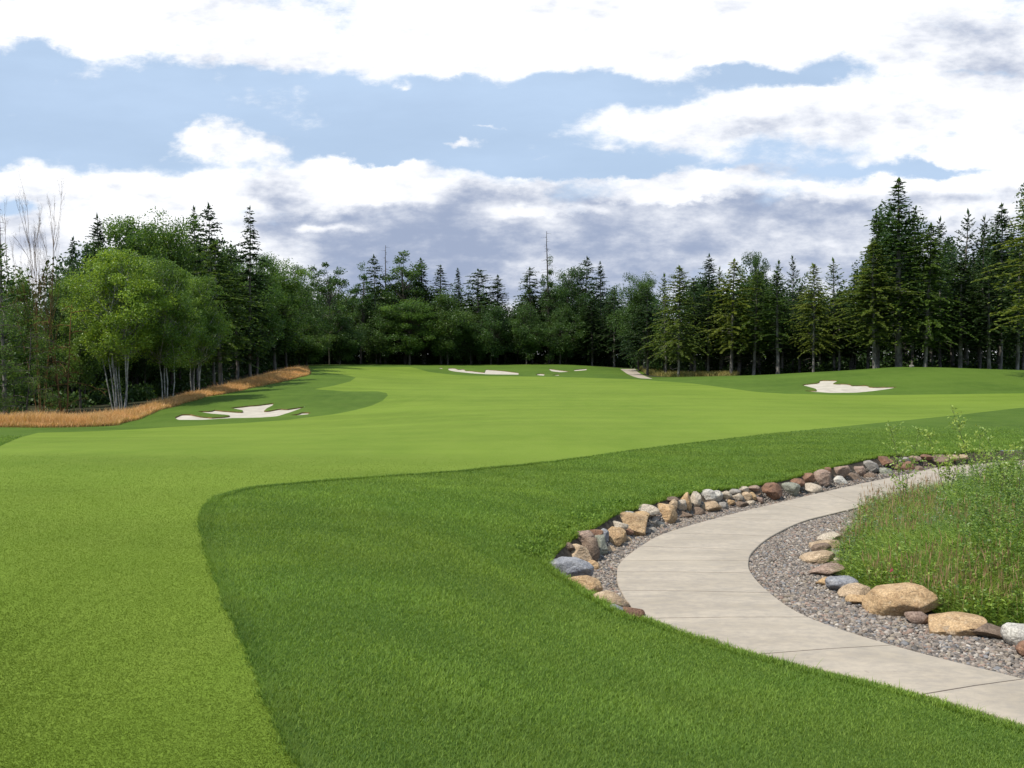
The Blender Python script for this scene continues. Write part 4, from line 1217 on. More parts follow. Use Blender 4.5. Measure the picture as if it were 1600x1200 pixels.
# ------------------------------------------------------------------ trees
def conifer(seed, h=20., R=3.4, base=3., up=.15, droop=.35, gap=.42, dens=1.0, irr=.2, prof=.85, leaf=.5, dead=True):
    r = np.random.default_rng(seed)
    tr = MB(); zt = np.linspace(-1.0, h, 14)
    wob = np.cumsum(r.normal(0, .02, (14, 2)), 0) * .8
    tr.tube(np.stack([wob[:, 0], wob[:, 1], zt], 1), .0078 * h * (1 - np.clip(zt / h, 0, 1)) ** .85 + .02, 8)
    P, D, Ln, W, A = [], [], [], [], []
    z = base
    while z < h - .15:
        t = (z - base) / (h - base)
        L0 = R * min(1, .50 + t * 2.4) * (max(0, 1 - t ** 1.25) ** prof) * (1 + .10 * math.sin(t * 9 + seed)) * (.92 if t < .75 else .85) + .12
        nb = 4 + int(r.integers(0, 3))
        a0 = r.uniform(0, 6.28)
        for b in range(nb):
            if r.random() < irr * .45: continue
            L_ = L0 * (r.uniform(1 - irr * 1.6, 1.05 + irr * .3) if r.random() < .8 else r.uniform(1.0, 1.2 + irr * .5)); az_ = a0 + b * 6.283 / nb + r.normal(0, .3)
            z0 = z + r.uniform(-.8, .8) * gap
            u_ = up + .45 * t ** 2 + r.normal(0, .08); d_ = droop * (1 - .5 * t) * r.uniform(.6, 1.3)
            s = np.linspace(0, 1, 5); ca, sa = math.cos(az_), math.sin(az_)
            pts = np.stack([ca * L_ * s, sa * L_ * s, z0 + L_ * (u_ * s - d_ * s * s)], 1)
            wx, wy = np.interp(z0, zt, wob[:, 0]), np.interp(z0, zt, wob[:, 1]); pts[:, 0] += wx; pts[:, 1] += wy
            tr.tube(pts, np.linspace(.010 * L_ + .012, .006, 5), 3)
            m_ = max(5, int(L_ / .12 * dens))
            ss = np.concatenate([r.uniform(.12, 1, m_), [1.0]]) ** .8
            q = np.stack([np.interp(ss, s, pts[:, c]) for c in range(3)], 1)
            tg = np.array([ca, sa, 0]); sd = np.array([-sa, ca, 0])
            for side in (-1, 1):
                k = len(ss); fw = r.uniform(.35, 1.0, k)[:, None]
                d3 = tg * fw + sd * side * r.uniform(.4, 1.0, k)[:, None] + np.array([0, 0, 1.]) * r.normal(-.22, .36, k)[:, None]
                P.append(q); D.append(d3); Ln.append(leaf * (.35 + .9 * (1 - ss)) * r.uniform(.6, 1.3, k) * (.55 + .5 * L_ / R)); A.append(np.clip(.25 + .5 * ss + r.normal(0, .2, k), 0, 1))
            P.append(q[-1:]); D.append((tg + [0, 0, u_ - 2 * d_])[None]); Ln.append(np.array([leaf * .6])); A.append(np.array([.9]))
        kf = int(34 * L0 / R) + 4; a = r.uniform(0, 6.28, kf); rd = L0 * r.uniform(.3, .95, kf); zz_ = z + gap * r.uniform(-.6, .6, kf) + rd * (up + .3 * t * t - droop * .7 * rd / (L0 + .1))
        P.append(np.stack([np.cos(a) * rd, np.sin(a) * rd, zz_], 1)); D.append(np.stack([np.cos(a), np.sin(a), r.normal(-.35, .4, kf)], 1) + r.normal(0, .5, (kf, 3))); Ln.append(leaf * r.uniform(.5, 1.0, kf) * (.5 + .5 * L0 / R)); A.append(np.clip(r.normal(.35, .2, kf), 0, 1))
        z += gap * r.uniform(.6, 1.4) * (1.15 - .5 * t)
    # leader
    P.append(np.array([[wob[-1, 0], wob[-1, 1], h - .3]])); D.append(np.array([[0, 0, 1.]])); Ln.append(np.array([.8])); A.append(np.array([.6]))
    if dead:   # bare lower branches
        for k in range(int(base * 4)):
            zz = r.uniform(base * .25, base + 1); a = r.uniform(0, 6.28); L_ = r.uniform(.5, 1.7)
            tr.tube([[0, 0, zz], [math.cos(a) * L_ * .6, math.sin(a) * L_ * .6, zz - .05 * L_], [math.cos(a) * L_, math.sin(a) * L_, zz - .3 * L_]], [.02, .013, .004], 3)
    P, D, Ln, A = np.concatenate(P), np.concatenate(D), np.concatenate(Ln), np.concatenate(A)
    n = len(P)
    # every spray is a fan of three thin kites
    Vs, Fs, As = [], [], []; c = 0
    for k, (ls, ws, jt) in enumerate(((1, .26, 0), (.8, .26, .5), (.8, .26, -.5), (.6, .3, .1))):
        DD = unit(D); side = unit(np.cross(DD, [0, 0, 1.])); DD = DD + side * jt + r.normal(0, .12, (n, 3))
        V, F = kites(P + DD * 0.02, DD, Ln * ls, Ln * ls * ws + .045, up=r.normal(size=(n, 3)) * .9 + [0, 0, 1])
        Vs.append(V); Fs.append(F + c); c += len(V); As.append(np.repeat(A, 4))
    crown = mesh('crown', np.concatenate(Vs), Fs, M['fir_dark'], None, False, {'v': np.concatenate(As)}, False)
    return tr.build('trunk', M['bark_fir'], None, True, False), crown, h


def broadleaf(seed, h=16., R=4., cz=.62, rz=.42, K=70, leaves=170, leaf=.22, stems=1, lean=.0, bare=.35, cl=.95, bark='bark', mat='leaf_dark', shape=.55):
    r = np.random.default_rng(seed)
    tr = MB(); Ps, Cl = [], []
    bases = [(0, 0)] if stems == 1 else [(math.cos(k * 6.28 / stems) * .35 * r.uniform(.6, 1.6), math.sin(k * 6.28 / stems) * .35 * r.uniform(.6, 1.6)) for k in range(stems)]
    tops = []
    for k, (bx_, by_) in enumerate(bases):
        m_ = 9; s = np.linspace(0, 1, m_)
        out = 0 if stems == 1 else R * .34
        ang = math.atan2(by_, bx_) + r.normal(0, .3)
        hh = h * r.uniform(.82, .95)
        tx = bx_ + math.cos(ang) * out * s ** 1.2 + np.cumsum(r.normal(0, .07, m_)); ty = by_ + math.sin(ang) * out * s ** 1.2 + np.cumsum(r.normal(0, .07, m_))
        pts = np.stack([tx, ty, -1 + s * (hh + 1)], 1)
        tr.tube(pts, (.011 * h / (1 + 3.2 * (stems > 1)) + .010) * (1 - s) ** .75 + .015, 8); tops.append(pts)
    cc_ = np.array([0, 0, h * cz]); rr_ = np.array([R, R, h * rz])
    sub = unit(r.normal(size=(7, 3))) * r.uniform(.25, .7, (7, 1))
    for k in range(K):
        u = unit(r.normal(size=3)); rad = r.uniform(.15, 1) ** shape
        bulge = 1 + .18 * math.sin(3 * math.atan2(u[1], u[0]) + seed) + .14 * math.sin(5 * u[2] + seed * 2)
        c = cc_ + u * rad * rr_ * np.array([bulge, bulge, 1 if u[2] > 0 else .9])
        Cl.append(c)
        st = tops[r.integers(0, len(tops))]
        zj = min(max(c[2] - r.uniform(.15, .35) * h * rad, h * bare * .8), st[-1, 2] * .96)
        j = np.array([np.interp(zj, st[:, 2], st[:, 0]), np.interp(zj, st[:, 2], st[:, 1]), zj])
        mid = (j + c) / 2 + np.array([0, 0, -.03 * h]) + r.normal(0, .15, 3)
        L_ = np.linalg.norm(c - j)
        tt = np.linspace(0, 1, 5)[:, None]; q = (1 - tt) ** 2 * j + 2 * tt * (1 - tt) * mid + tt ** 2 * c
        tr.tube(q, np.linspace(.012 * L_ + .012, .007, 5), 4)
        for _ in range(3):
            e = c + unit(r.normal(size=3)) * cl * r.uniform(.5, 1); tr.tube([q[3], (q[3] + e) / 2, e], [.012, .008, .003], 3)
    Cl = np.array(Cl); n = K * leaves
    rc_ = cl * r.uniform(.6, 1.3, K)
    u = unit(r.normal(size=(K, leaves, 3))) * (r.random((K, leaves, 1)) ** .45) * np.array([1, 1, .85])
    P = (Cl[:, None] + u * rc_[:, None, None]).reshape(-1, 3)
    D = r.normal(size=(n, 3)) + [0, 0, -.15]
    V, F = kites(P, D, leaf * r.uniform(.7, 1.3, n), leaf * r.uniform(.5, .85, n), up=r.normal(size=(n, 3)) * .8 + [0, 0, .8])
    cv = np.repeat(r.uniform(.15, .85, K), leaves); v = np.clip(cv + r.normal(0, .2, n), 0, 1)
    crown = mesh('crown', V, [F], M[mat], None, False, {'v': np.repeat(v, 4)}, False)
    return tr.build('trunk', M[bark], None, True, False), crown, h


def bare_tree(seed, h=16., stems=6, spread=.3, bark='bark', twigs=1.0, low=.25, droop=False, leafy_=0, lmat='leaf_mid', rad=1.0):
    r = np.random.default_rng(seed); tr = MB(); tw = []

    def grow(p, d, L_, rad_, lev):
        m_ = 6; pts = [p]; dd = d.copy()
        for _ in range(m_ - 1):
            dd = unit(dd + r.normal(0, .09, 3) + np.array([0, 0, -.10 if droop and lev > 0 else .06])); pts.append(pts[-1] + dd * L_ / (m_ - 1))
        pts = np.array(pts); tr.tube(pts, np.linspace(rad_, rad_ * .35 + .003, m_), 7 if lev == 0 else 3 if lev > 1 else 5)
        if lev >= 3: tw.append(pts[-1]); return
        nk = int([10, 5, 3][lev] * twigs)
        for _ in range(nk):
            s = r.uniform(low if lev == 0 else .2, 1); q = np.array([np.interp(s * (m_ - 1), np.arange(m_), pts[:, c]) for c in range(3)])
            a = r.uniform(0, 6.28); per = unit(np.array([math.cos(a), math.sin(a), r.uniform(-.2, .3)]))
            nd = unit(dd * (.9 if not droop else .2) + per * (.55 if not droop else .95)); grow(q, nd, L_ * r.uniform(.25, .48) * (1.15 - s * .5), rad_ * .34 + .003, lev + 1)

    for k in range(stems):
        a = k * 6.28 / stems + r.normal(0, .3); sp = 0 if stems == 1 else spread * r.uniform(.3, 1)
        grow(np.array([math.cos(a) * .25 * (stems > 1), math.sin(a) * .25 * (stems > 1), -.8]), unit(np.array([math.cos(a) * sp, math.sin(a) * sp, 1.])), h * (r.uniform(.8, 1) if stems > 1 else 1.03), .011 * h * rad / (1 + .4 * (stems > 1)), 0)
    tw = np.array(tw)
    crown = None
    k = max(leafy_, 3); n = len(tw) * k
    P = np.repeat(tw, k, 0) + r.normal(0, .25 if leafy_ else .1, (n, 3)); D = r.normal(size=(n, 3))
    V, F = kites(P, D, r.uniform(.12, .26, n) if leafy_ else r.uniform(.2, .5, n), r.uniform(.08, .16, n) if leafy_ else .02)
    crown = mesh('crown', V, [F], M[lmat if leafy_ else 'dead'], None, False, {'v': np.repeat(r.random(n), 4)}, False)
    return tr.build('trunk', M[bark], None, True, False), crown, h


KIND = {}
KIND['fir_a'] = conifer(1, 20, 3.3, 4.6, .12, .42, .36, 1.4, .34, .95, .36)
KIND['fir_b'] = conifer(2, 18, 3.6, 4.4, .18, .60, .36, 1.5, .42, .85, .36)
KIND['fir_c'] = conifer(3, 22, 3.2, 6.0, .12, .42, .48, 1.2, .5, .95, .42)
KIND['fir_full'] = conifer(4, 16, 3.7, 3.3, .14, .50, .28, 1.7, .36, .85, .32)
KIND['fir_full_b'] = conifer(44, 16, 3.5, 2.4, .2, .62, .30, 1.6, .42, .75, .34)
KIND['spire'] = conifer(5, 20, 2.2, 3.6, .08, .5, .40, 1.2, .3, 1.05, .38)
KIND['hemlock'] = conifer(6, 20, 4.2, 4.0, .25, .75, .58, 1.1, .55, .65, .55)
KIND['fir_tall'] = conifer(7, 26, 4.1, 6.5, .16, .46, .40, 1.5, .5, 1.15, .40)
KIND['fir_tall_b'] = conifer(77, 26, 4.1, 5.5, .22, .55, .46, 1.5, .5, .95, .42)
KIND['fir_open'] = conifer(8, 15, 2.5, 2.6, .55, .35, .50, 1.1, .45, .9, .34)
KIND['spruce'] = conifer(9, 22, 3.6, 3.0, .0, .50, .66, 1.4, .3, .85, .50)
KIND['broad_a'] = broadleaf(11, 16, 4.3, .56, .44, 120, 200, cl=1.25)
KIND['broad_b'] = broadleaf(12, 18, 4.0, .56, .44, 120, 200, cl=1.3)
KIND['broad_c'] = broadleaf(13, 12, 3.8, .52, .50, 105, 200, .22, cl=1.2)
KIND['broad_open'] = broadleaf(14, 20, 4.6, .64, .36, 58, 110, .30, 2, 0, .3, .9, shape=.4)
KIND['broad_airy'] = broadleaf(15, 24, 4.0, .62, .38, 60, 120, .30, 1, 0, .3, 1.0, shape=.45)
KIND['alder'] = broadleaf(16, 13.5, 3.6, .63, .37, 210, 230, .16, 10, 0, .45, .95, 'bark_pale', 'leaf_birch')
KIND['alder_b'] = broadleaf(17, 13.5, 3.1, .59, .42, 150, 230, .17, 4, 0, .35, .95, 'bark_pale', 'leaf_mid')
KIND['thin_broad'] = broadleaf(18, 20, 2.2, .66, .34, 34, 110, .28, 1, 0, .3, .8, shape=.5)
KIND['bare'] = bare_tree(21, 17, 6, .28, 'bark_rust', 1.0, .3, rad=.7)
KIND['twiggy'] = bare_tree(22, 13, 3, .25, 'bark_rust', 1.25, .12, True, 3, 'leaf_mid', 1.3)
KIND['twiggy_fir'] = bare_tree(23, 13, 1, .2, 'bark', 2.2, .08, True, 4, 'leaf_mid', 1.0)
def snag(seed, h=26.):
    r = np.random.default_rng(seed); tr = MB(); z = np.linspace(-1, h, 12)
    tr.tube(np.stack([np.cumsum(r.normal(0, .03, 12)), np.cumsum(r.normal(0, .03, 12)), z], 1), np.linspace(.26, .03, 12), 7)
    for k in range(64):
        zz = r.uniform(.3, .985) * h; a = r.uniform(0, 6.28); L_ = r.uniform(.5, 2.4) * (1.25 - zz / h) + .25; e = r.normal(0, .15)
        tr.tube([[0, 0, zz], [math.cos(a) * L_ * .5, math.sin(a) * L_ * .5, zz + e * L_ * .5], [math.cos(a) * L_, math.sin(a) * L_, zz + e * L_ - .1 * L_]], [.035, .022, .008], 3)
    n = 60; zz = r.uniform(.3, .9, n) * h; a = r.uniform(0, 6.28, n); q = r.uniform(.3, 1.6, n)
    V, F = kites(np.stack([np.cos(a) * q, np.sin(a) * q, zz], 1), r.normal(size=(n, 3)), .3, .03)
    return tr.build('trunk', M['bark'], None, True, False), mesh('crown', V, [F], M['dead'], None, False, {'v': np.full(4 * n, .4)}, False), h


KIND['snag'] = snag(24)
NAMES = {'fir_a': 'fir_tree', 'fir_b': 'fir_tree', 'fir_c': 'fir_tree', 'fir_full': 'fir_tree', 'spire': 'fir_tree', 'hemlock': 'hemlock_tree', 'fir_tall': 'fir_tree', 'fir_open': 'fir_tree', 'fir_full_b': 'fir_tree', 'fir_tall_b': 'fir_tree', 'spruce': 'spruce_tree',
         'alder': 'birch_tree', 'alder_b': 'birch_tree', 'bare': 'bare_tree', 'twiggy': 'bare_tree', 'twiggy_fir': 'bare_tree', 'snag': 'dead_tree'}
FIRS = ('fir_a', 'fir_b', 'fir_c', 'fir_full', 'spire', 'hemlock', 'fir_tall', 'fir_open', 'spruce', 'fir_full_b', 'fir_tall_b')


RAD = {}


def tree(kind, px, Y, top, wid, mat=None, label=None, group=None, rz=None, hpx=None, lean=0):
    """px, depth, top pixel row, crown width in photo pixels"""
    tr, cr, h0 = KIND[kind]
    x, _ = ray(px, 560); x *= Y; zb = float(H(x, Y)); _, zt = ray(px, top); h = E + zt * Y - zb
    if kind not in RAD:
        a_ = np.empty(len(cr.data.vertices) * 3, np.float32); cr.data.vertices.foreach_get('co', a_); a_ = a_.reshape(-1, 3)
        RAD[kind] = float(np.quantile(np.hypot(a_[:, 0], a_[:, 1]), .985))
    R0 = RAD[kind]
    sxy = wid * (1.16 if kind in FIRS else 1.08) * Y / FPX / 2 / R0; sz = h / h0
    root = empty(NAMES.get(kind, 'broadleaf_tree'), (x, Y, zb), random.uniform(0, 6.28) if rz is None else rz)
    root.scale = (sxy, sxy, sz)
    root.rotation_euler.x = math.radians(random.uniform(-1.6, 1.6)); root.rotation_euler.y = math.radians(random.uniform(-1.6, 1.6))
    t, c = tr.copy(), cr.copy()
    for o_ in (t, c): col.objects.link(o_); o_.parent = root
    t.name = 'trunk'; c.name = 'crown'
    if mat:
        c.material_slots[0].link = 'OBJECT'; c.material_slots[0].material = M[mat]
    tag(root, label, 'tree', group)
    return root


LW, BW, RW = 'trees of the left wood', 'trees of the far wood', 'trees of the right wood'
TREES = [
    # left wood, nearest first
    ('fir_open', 8, 74, 372, 95, 'leaf_mid', 'loose leafy evergreen at the left picture edge', LW),
    ('snag', 6, 82, 322, 40, None, 'bare dead spire rising above the left edge evergreen', LW),
    ('bare', 62, 80, 328, 95, None, 'leafless tree with a fan of thin upright branches at the left', LW),
    ('twiggy', 98, 76, 440, 105, None, 'half dead twiggy tree with mossy orange trunk left of the birches', LW),
    ('twiggy_fir', 40, 72, 505, 100, None, 'brown twiggy tree low behind the fescue at the left', LW),
    ('twiggy_fir', -25, 70, 455, 110, None, 'brown twiggy tree cut by the left picture edge', LW),
    ('alder', 188, 80, 391, 150, 'leaf_birch', 'bright yellow green birch clump with many white stems', LW),
    ('alder_b', 262, 84, 401, 118, 'leaf_mid', 'rounded green tree right of the bright birch clump', LW),
    ('fir_full', 345, 106, 380, 135, 'fir_mid', 'broad mid green fir with low sweeping branches right of the birches', LW),
    ('spire', 112, 104, 374, 48, 'fir_blue', 'slim bluish fir behind the leafless tree', LW),
    ('spire', 137, 108, 388, 42, 'fir_blue', 'short bluish fir left of the dark maple crowns', LW),
    ('fir_a', 160, 112, 338, 75, 'fir_dark', 'dark pointed fir left of the maple crowns', LW),
    ('broad_b', 215, 112, 330, 140, 'leaf_mid', 'tall dense maple above the birch clump', LW),
    ('broad_a', 268, 114, 336, 135, 'leaf_mid', 'maple crown right of the tall dense maple', LW),
    ('fir_a', 308, 118, 326, 62, 'fir_dark', 'pointed dark fir rising left of the ragged fir', LW),
    ('hemlock', 334, 112, 322, 95, 'fir_dark', 'ragged dark fir with drooping tips, tallest of the left wood', LW),
    ('spruce', 390, 130, 327, 72, 'fir_dark', 'dark spruce with clear tiers standing above the trees', LW),
    ('broad_b', 400, 142, 392, 95, 'leaf_mid', 'dense green tree under the tiered spruce', LW),
    ('broad_a', 447, 158, 405, 100, 'leaf_mid', 'rounded green tree at the right end of the left wood', LW),
    ('broad_a', 125, 92, 425, 90, 'leaf_mid', 'leafy green tree between the bare tree and the birch clump', LW),
    ('broad_c', 20, 84, 430, 100, 'leaf_mid', 'bushy green tree behind the left edge evergreen', LW),
    ('alder_b', 305, 94, 430, 95, 'leaf_mid', 'green leafy tree between the rounded tree and the low sweeping fir', LW),
    ('fir_b', 372, 130, 425, 95, 'fir_mid', 'mid green fir under the dense green tree', LW),
    ('fir_b', 300, 112, 450, 90, 'fir_dark', 'shaded fir behind the rounded green tree', LW),
    ('fir_b', 430, 152, 455, 90, 'fir_dark', 'shaded fir at the foot of the right end of the left wood', LW),
    # far wood
    ('broad_open', 515, 186, 412, 100, 'leaf_dark', 'open crowned tree with sky showing through its branches', BW),
    ('broad_c', 478, 176, 440, 80, 'leaf_dark', 'dark tree left of the open crowned one', BW),
    ('broad_c', 478, 172, 500, 90, 'leaf_dark', 'low dark tree at the left corner of the far wood', BW),
    ('broad_c', 530, 188, 492, 90, 'leaf_dark', 'low tree under the open crowned one', BW),
    ('thin_broad', 563, 200, 408, 40, 'leaf_dark', 'thin tall tree right of the open crowned one', BW),
    ('hemlock', 588, 204, 400, 66, 'fir_dark', 'drooping conifer beside the bare spire', BW),
    ('snag', 602, 206, 383, 30, None, 'thin bare spire between drooping conifer and airy tree', BW),
    ('broad_airy', 633, 206, 386, 98, 'leaf_dark', 'tall airy broadleaf tree left of centre', BW),
    ('spire', 662, 210, 406, 60, 'fir_dark', 'dark fir right of the tall airy tree', BW),
    ('fir_c', 688, 208, 416, 70, 'fir_dark', 'flat topped dark fir left of the narrow fir', BW),
    ('spire', 719, 212, 421, 34, 'fir_blue', 'narrow fir left of the spreading conifer', BW),
    ('hemlock', 750, 210, 422, 104, 'fir_dark', 'spreading dark conifer with drooping boughs near the centre gap', BW),
    ('fir_a', 778, 212, 432, 62, 'fir_dark', 'dark fir at the left side of the centre gap', BW),
    ('broad_c', 595, 200, 478, 85, 'leaf_dark', 'round dark tree in front of the thin bare spire', BW),
    ('broad_a', 640, 198, 468, 100, 'leaf_mid', 'round green tree before the airy one', BW),
    ('broad_c', 700, 199, 457, 86, 'leaf_dark', 'rounded green tree left of centre at the wood edge', BW),
    ('broad_c', 768, 201, 478, 80, 'leaf_dark', 'low green tree below the spreading conifer', BW),
    ('broad_c', 735, 203, 485, 70, 'leaf_dark', 'low dark tree left of the one below the spreading conifer', BW),
    ('broad_c', 822, 200, 475, 76, 'leaf_dark', 'low green tree right of the centre gap', BW),
    ('hemlock', 832, 210, 420, 84, 'fir_dark', 'conifer on the right side of the centre gap', BW),
    ('snag', 858, 206, 361, 34, None, 'tallest bare spire at the centre of the far wood', BW),
    ('thin_broad', 858, 207, 396, 30, 'leaf_dark', 'ragged leafy column around the tallest bare spire', BW),
    ('broad_b', 884, 206, 412, 76, 'leaf_dark', 'round topped dark tree right of the tallest bare spire', BW),
    ('hemlock', 913, 208, 403, 68, 'fir_dark', 'curl topped conifer right of the round topped tree', BW),
    ('fir_a', 940, 207, 411, 42, 'fir_blue', 'pointed fir left of the distant path', BW),
    ('broad_c', 875, 199, 478, 74, 'leaf_dark', 'low dark tree in front of the round topped one', BW),
    ('fir_full_b', 925, 200, 470, 76, 'fir_dark', 'low dark fir in front of the curl topped conifer', BW),
    ('fir_b', 960, 198, 452, 68, 'fir_dark', 'dark fir behind the head of the distant path', BW),
    # right wood
    ('broad_a', 997, 178, 427, 78, 'leaf_dark', 'round dark tree above the distant path', RW),
    ('fir_full', 1012, 158, 455, 80, 'fir_dark', 'dark fir beside the distant path', RW),
    ('fir_full_b', 1060, 141, 418, 92, 'fir_light', 'olive lit fir standing at the wood edge right of the distant path', RW),
    ('fir_open', 1040, 150, 430, 52, 'fir_mid', 'fir peeping behind the olive lit one', RW),
    ('fir_a', 1104, 154, 400, 66, 'fir_blue', 'dark blue green fir with sharp tip', RW),
    ('fir_a', 1086, 150, 436, 60, 'fir_dark', 'small fir between olive and blue green ones', RW),
    ('fir_b', 1143, 140, 408, 96, 'fir_light', 'wide light fir left of the dense topped tree', RW),
    ('fir_open', 1128, 152, 420, 50, 'fir_mid', 'fir tip behind the wide light one', RW),
    ('broad_b', 1187, 152, 387, 50, 'leaf_dark', 'dense topped dark tree above the firs', RW),
    ('fir_b', 1178, 139, 424, 90, 'fir_mid', 'mid green fir under the dense topped tree', RW),
    ('fir_open', 1213, 144, 410, 56, 'fir_mid', 'airy fir right of the dense topped tree', RW),
    ('fir_c', 1215, 136, 425, 84, 'fir_mid', 'fir with leaning pale trunk', RW),
    ('fir_open', 1240, 146, 402, 50, 'fir_blue', 'pointed fir left of the bright yellow green one', RW),
    ('fir_full', 1271, 131, 414, 76, 'fir_light', 'bright yellow green fir at the edge of the right wood', RW),
    ('fir_open', 1304, 136, 407, 66, 'fir_mid', 'fir right of the bright yellow green one', RW),
    ('fir_b', 1312, 133, 455, 70, 'fir_dark', 'lower dark fir right of the bright yellow green one', RW),
    ('fir_a', 1335, 140, 425, 60, 'fir_dark', 'dark fir left of the light flanked one', RW),
    ('fir_full', 1366, 124, 380, 118, 'fir_light', 'light flanked fir left of the tallest fir', RW),
    ('spire', 1372, 130, 336, 60, 'fir_dark', 'thin fir tip left of the tallest fir', RW),
    ('fir_tall', 1404, 126, 281, 150, 'fir_mid', 'tallest fir of the right wood with ragged tip', RW),
    ('fir_full_b', 1445, 124, 352, 120, 'fir_mid', 'dense fir right of the tallest one', RW),
    ('fir_open', 1470, 134, 344, 76, 'fir_dark', 'fir tip second right of the tallest one', RW),
    ('fir_open', 1498, 136, 333, 74, 'fir_blue', 'sharp fir third right of the tallest one', RW),
    ('fir_a', 1500, 126, 405, 95, 'fir_dark', 'shaded fir below the sharp fir tip', RW),
    ('fir_open', 1532, 135, 341, 70, 'fir_dark', 'fir midway between tallest fir and right edge', RW),
    ('fir_a', 1563, 130, 320, 90, 'fir_dark', 'tall dark fir left of the right edge fir', RW),
    ('fir_b', 1545, 124, 420, 100, 'fir_dark', 'low shaded fir near the right edge', RW),
    ('fir_tall_b', 1632, 102, 232, 155, 'fir_light', 'large sunlit fir cut by the right picture edge', RW),
    ('fir_b', 1590, 124, 380, 90, 'fir_dark', 'dark fir behind the sunlit right edge one', RW),
]
for (kind, px, Y, top, wid, mat, lab, grp) in TREES:
    tree(kind, px, Y, top, wid, mat, lab, grp)

# skyline from the front trees, then the depth of the wood behind
sky_pts = sorted([(t[1], t[3]) for t in TREES if t[0] not in ('snag', 'bare', 'spruce')])


def skyline(px):
    a = [q for q in sky_pts if abs(q[0] - px) < 30]
    return min(q[1] for q in a) if a else 420


fill = []
r_ = np.random.default_rng(99)
def zone(n, p0, p1, y0f, dy, grp, lab, kinds, lo, hi, mats):
    for k in range(n):
        px = p0 + (p1 - p0) * (k + r_.uniform(.2, .8)) / n
        Y = y0f(px) + r_.uniform(*dy); top = skyline(px) + r_.uniform(lo, hi)
        fill.append((kinds[r_.integers(len(kinds))], px, Y, top, r_.uniform(62, 100), mats[r_.integers(len(mats))], lab, grp))


yl = lambda px: np.interp(px, [-300, 0, 180, 300, 400, 470], [72, 84, 92, 112, 144, 180])
yb = lambda px: np.interp(px, [450, 560, 700, 900, 990], [180, 202, 207, 204, 196])
yr = lambda px: np.interp(px, [990, 1020, 1100, 1250, 1400, 1700, 2000], [190, 152, 142, 134, 131, 128, 115])
fk = ['fir_a', 'fir_b', 'spire', 'fir_c']
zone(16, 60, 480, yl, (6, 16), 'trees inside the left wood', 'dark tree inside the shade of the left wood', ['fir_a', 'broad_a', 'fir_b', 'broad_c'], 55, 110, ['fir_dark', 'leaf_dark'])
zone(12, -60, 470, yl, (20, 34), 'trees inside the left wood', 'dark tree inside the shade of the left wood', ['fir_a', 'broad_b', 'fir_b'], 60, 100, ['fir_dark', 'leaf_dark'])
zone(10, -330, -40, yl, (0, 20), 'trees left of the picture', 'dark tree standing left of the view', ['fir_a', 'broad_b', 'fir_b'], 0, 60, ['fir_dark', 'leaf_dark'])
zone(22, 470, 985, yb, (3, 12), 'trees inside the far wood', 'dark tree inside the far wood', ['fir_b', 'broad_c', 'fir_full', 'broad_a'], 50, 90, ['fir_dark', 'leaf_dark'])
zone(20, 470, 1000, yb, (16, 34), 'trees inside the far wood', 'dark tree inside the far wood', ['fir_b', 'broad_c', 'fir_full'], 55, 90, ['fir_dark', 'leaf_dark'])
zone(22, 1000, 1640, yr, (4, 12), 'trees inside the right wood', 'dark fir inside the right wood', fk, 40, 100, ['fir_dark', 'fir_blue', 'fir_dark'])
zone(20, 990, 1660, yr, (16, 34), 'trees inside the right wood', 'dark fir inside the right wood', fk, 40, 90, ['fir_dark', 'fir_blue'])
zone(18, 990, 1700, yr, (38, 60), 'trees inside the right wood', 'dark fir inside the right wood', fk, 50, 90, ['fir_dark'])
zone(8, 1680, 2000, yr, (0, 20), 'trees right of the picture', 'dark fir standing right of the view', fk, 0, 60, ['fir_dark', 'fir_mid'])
for f in fill: tree(*f)


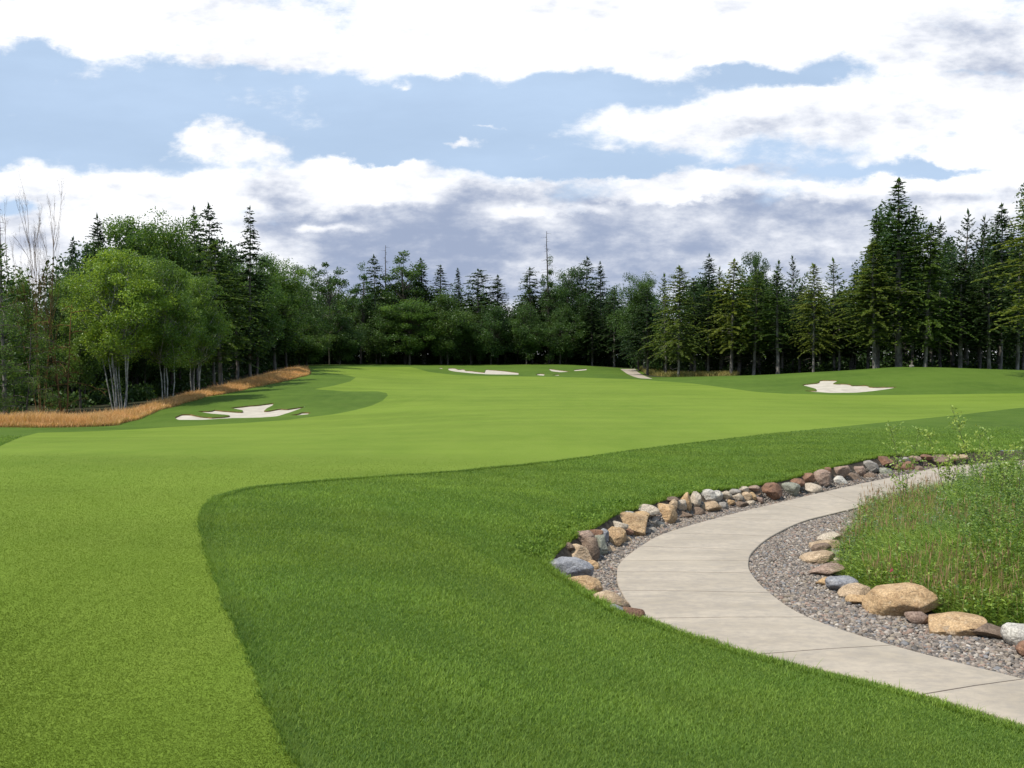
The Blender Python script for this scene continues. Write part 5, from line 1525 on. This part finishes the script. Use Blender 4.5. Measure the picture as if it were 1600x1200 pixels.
# understorey: one mass of shrubs closing the wood at ground level
def understorey():
    Ps = []
    for p0, p1, yf, n in ((-330, 480, yl, 300), (460, 1000, yb, 330), (995, 2000, yr, 330)):
        for k in range(n):
            px = r_.uniform(p0, p1); Y = yf(px) + (r_.uniform(10, 40) if r_.random() < .8 else r_.uniform(2, 10))
            x = ray(px, 560)[0] * Y
            if sdf(FAR_PATH, x, Y) < 6: continue
            Ps.append((x, Y, float(H(x, Y)), r_.uniform(1.2, 3.2) * (1 if Y > yf(px) + 9 else (.8 if 460 < px < 990 else .5))))
    Ps = np.array(Ps); m_ = 150; n = len(Ps) * m_
    u = unit(rng.normal(size=(len(Ps), m_, 3))) * rng.random((len(Ps), m_, 1)) ** .4; u[..., 2] = np.abs(u[..., 2])
    P = Ps[:, None, :3] + u * Ps[:, None, 3:4] * np.array([1.1, 1.1, 1.3])
    V, F = kites(P.reshape(-1, 3), rng.normal(size=(n, 3)), rng.uniform(.3, .6, n), rng.uniform(.2, .4, n))
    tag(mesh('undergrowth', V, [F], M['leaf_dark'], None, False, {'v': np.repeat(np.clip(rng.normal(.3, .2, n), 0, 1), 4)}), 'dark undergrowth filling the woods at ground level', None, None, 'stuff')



def deep_wood():
    Ps = []
    for p0, p1, yf, n in ((-330, 30, yl, 150), (30, 478, yl, 460), (478, 985, yb, 470), (985, 2000, yr, 900)):
        for k in range(n):
            px = r_.uniform(p0, p1); Y = yf(px) + r_.uniform(13, 55); x = ray(px, 560)[0] * Y; zb = float(gF(x, Y))
            top = skyline(px) + r_.uniform(34, 62) + (50 if px < 30 else 0); hm = E + ray(px, top)[1] * Y - zb
            Ps.append((x, Y, zb + hm * r_.uniform(0, 1) ** 1.15 * .94, r_.uniform(1.6, 3.0)))
    Ps = np.array(Ps); m_ = 230; n = len(Ps) * m_
    u = unit(rng.normal(size=(len(Ps), m_, 3))) * rng.random((len(Ps), m_, 1)) ** .4
    P = Ps[:, None, :3] + u * Ps[:, None, 3:4] * np.array([1.0, 1.0, 1.5])
    V, F = kites(P.reshape(-1, 3), rng.normal(size=(n, 3)) + [0, 0, -.4], rng.uniform(.4, .8, n), rng.uniform(.22, .4, n))
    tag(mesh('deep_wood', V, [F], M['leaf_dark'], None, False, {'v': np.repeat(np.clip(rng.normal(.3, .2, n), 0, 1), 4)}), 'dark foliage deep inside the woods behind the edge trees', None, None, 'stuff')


gF = Grid(H, -200, 300, 40, 330, 4)
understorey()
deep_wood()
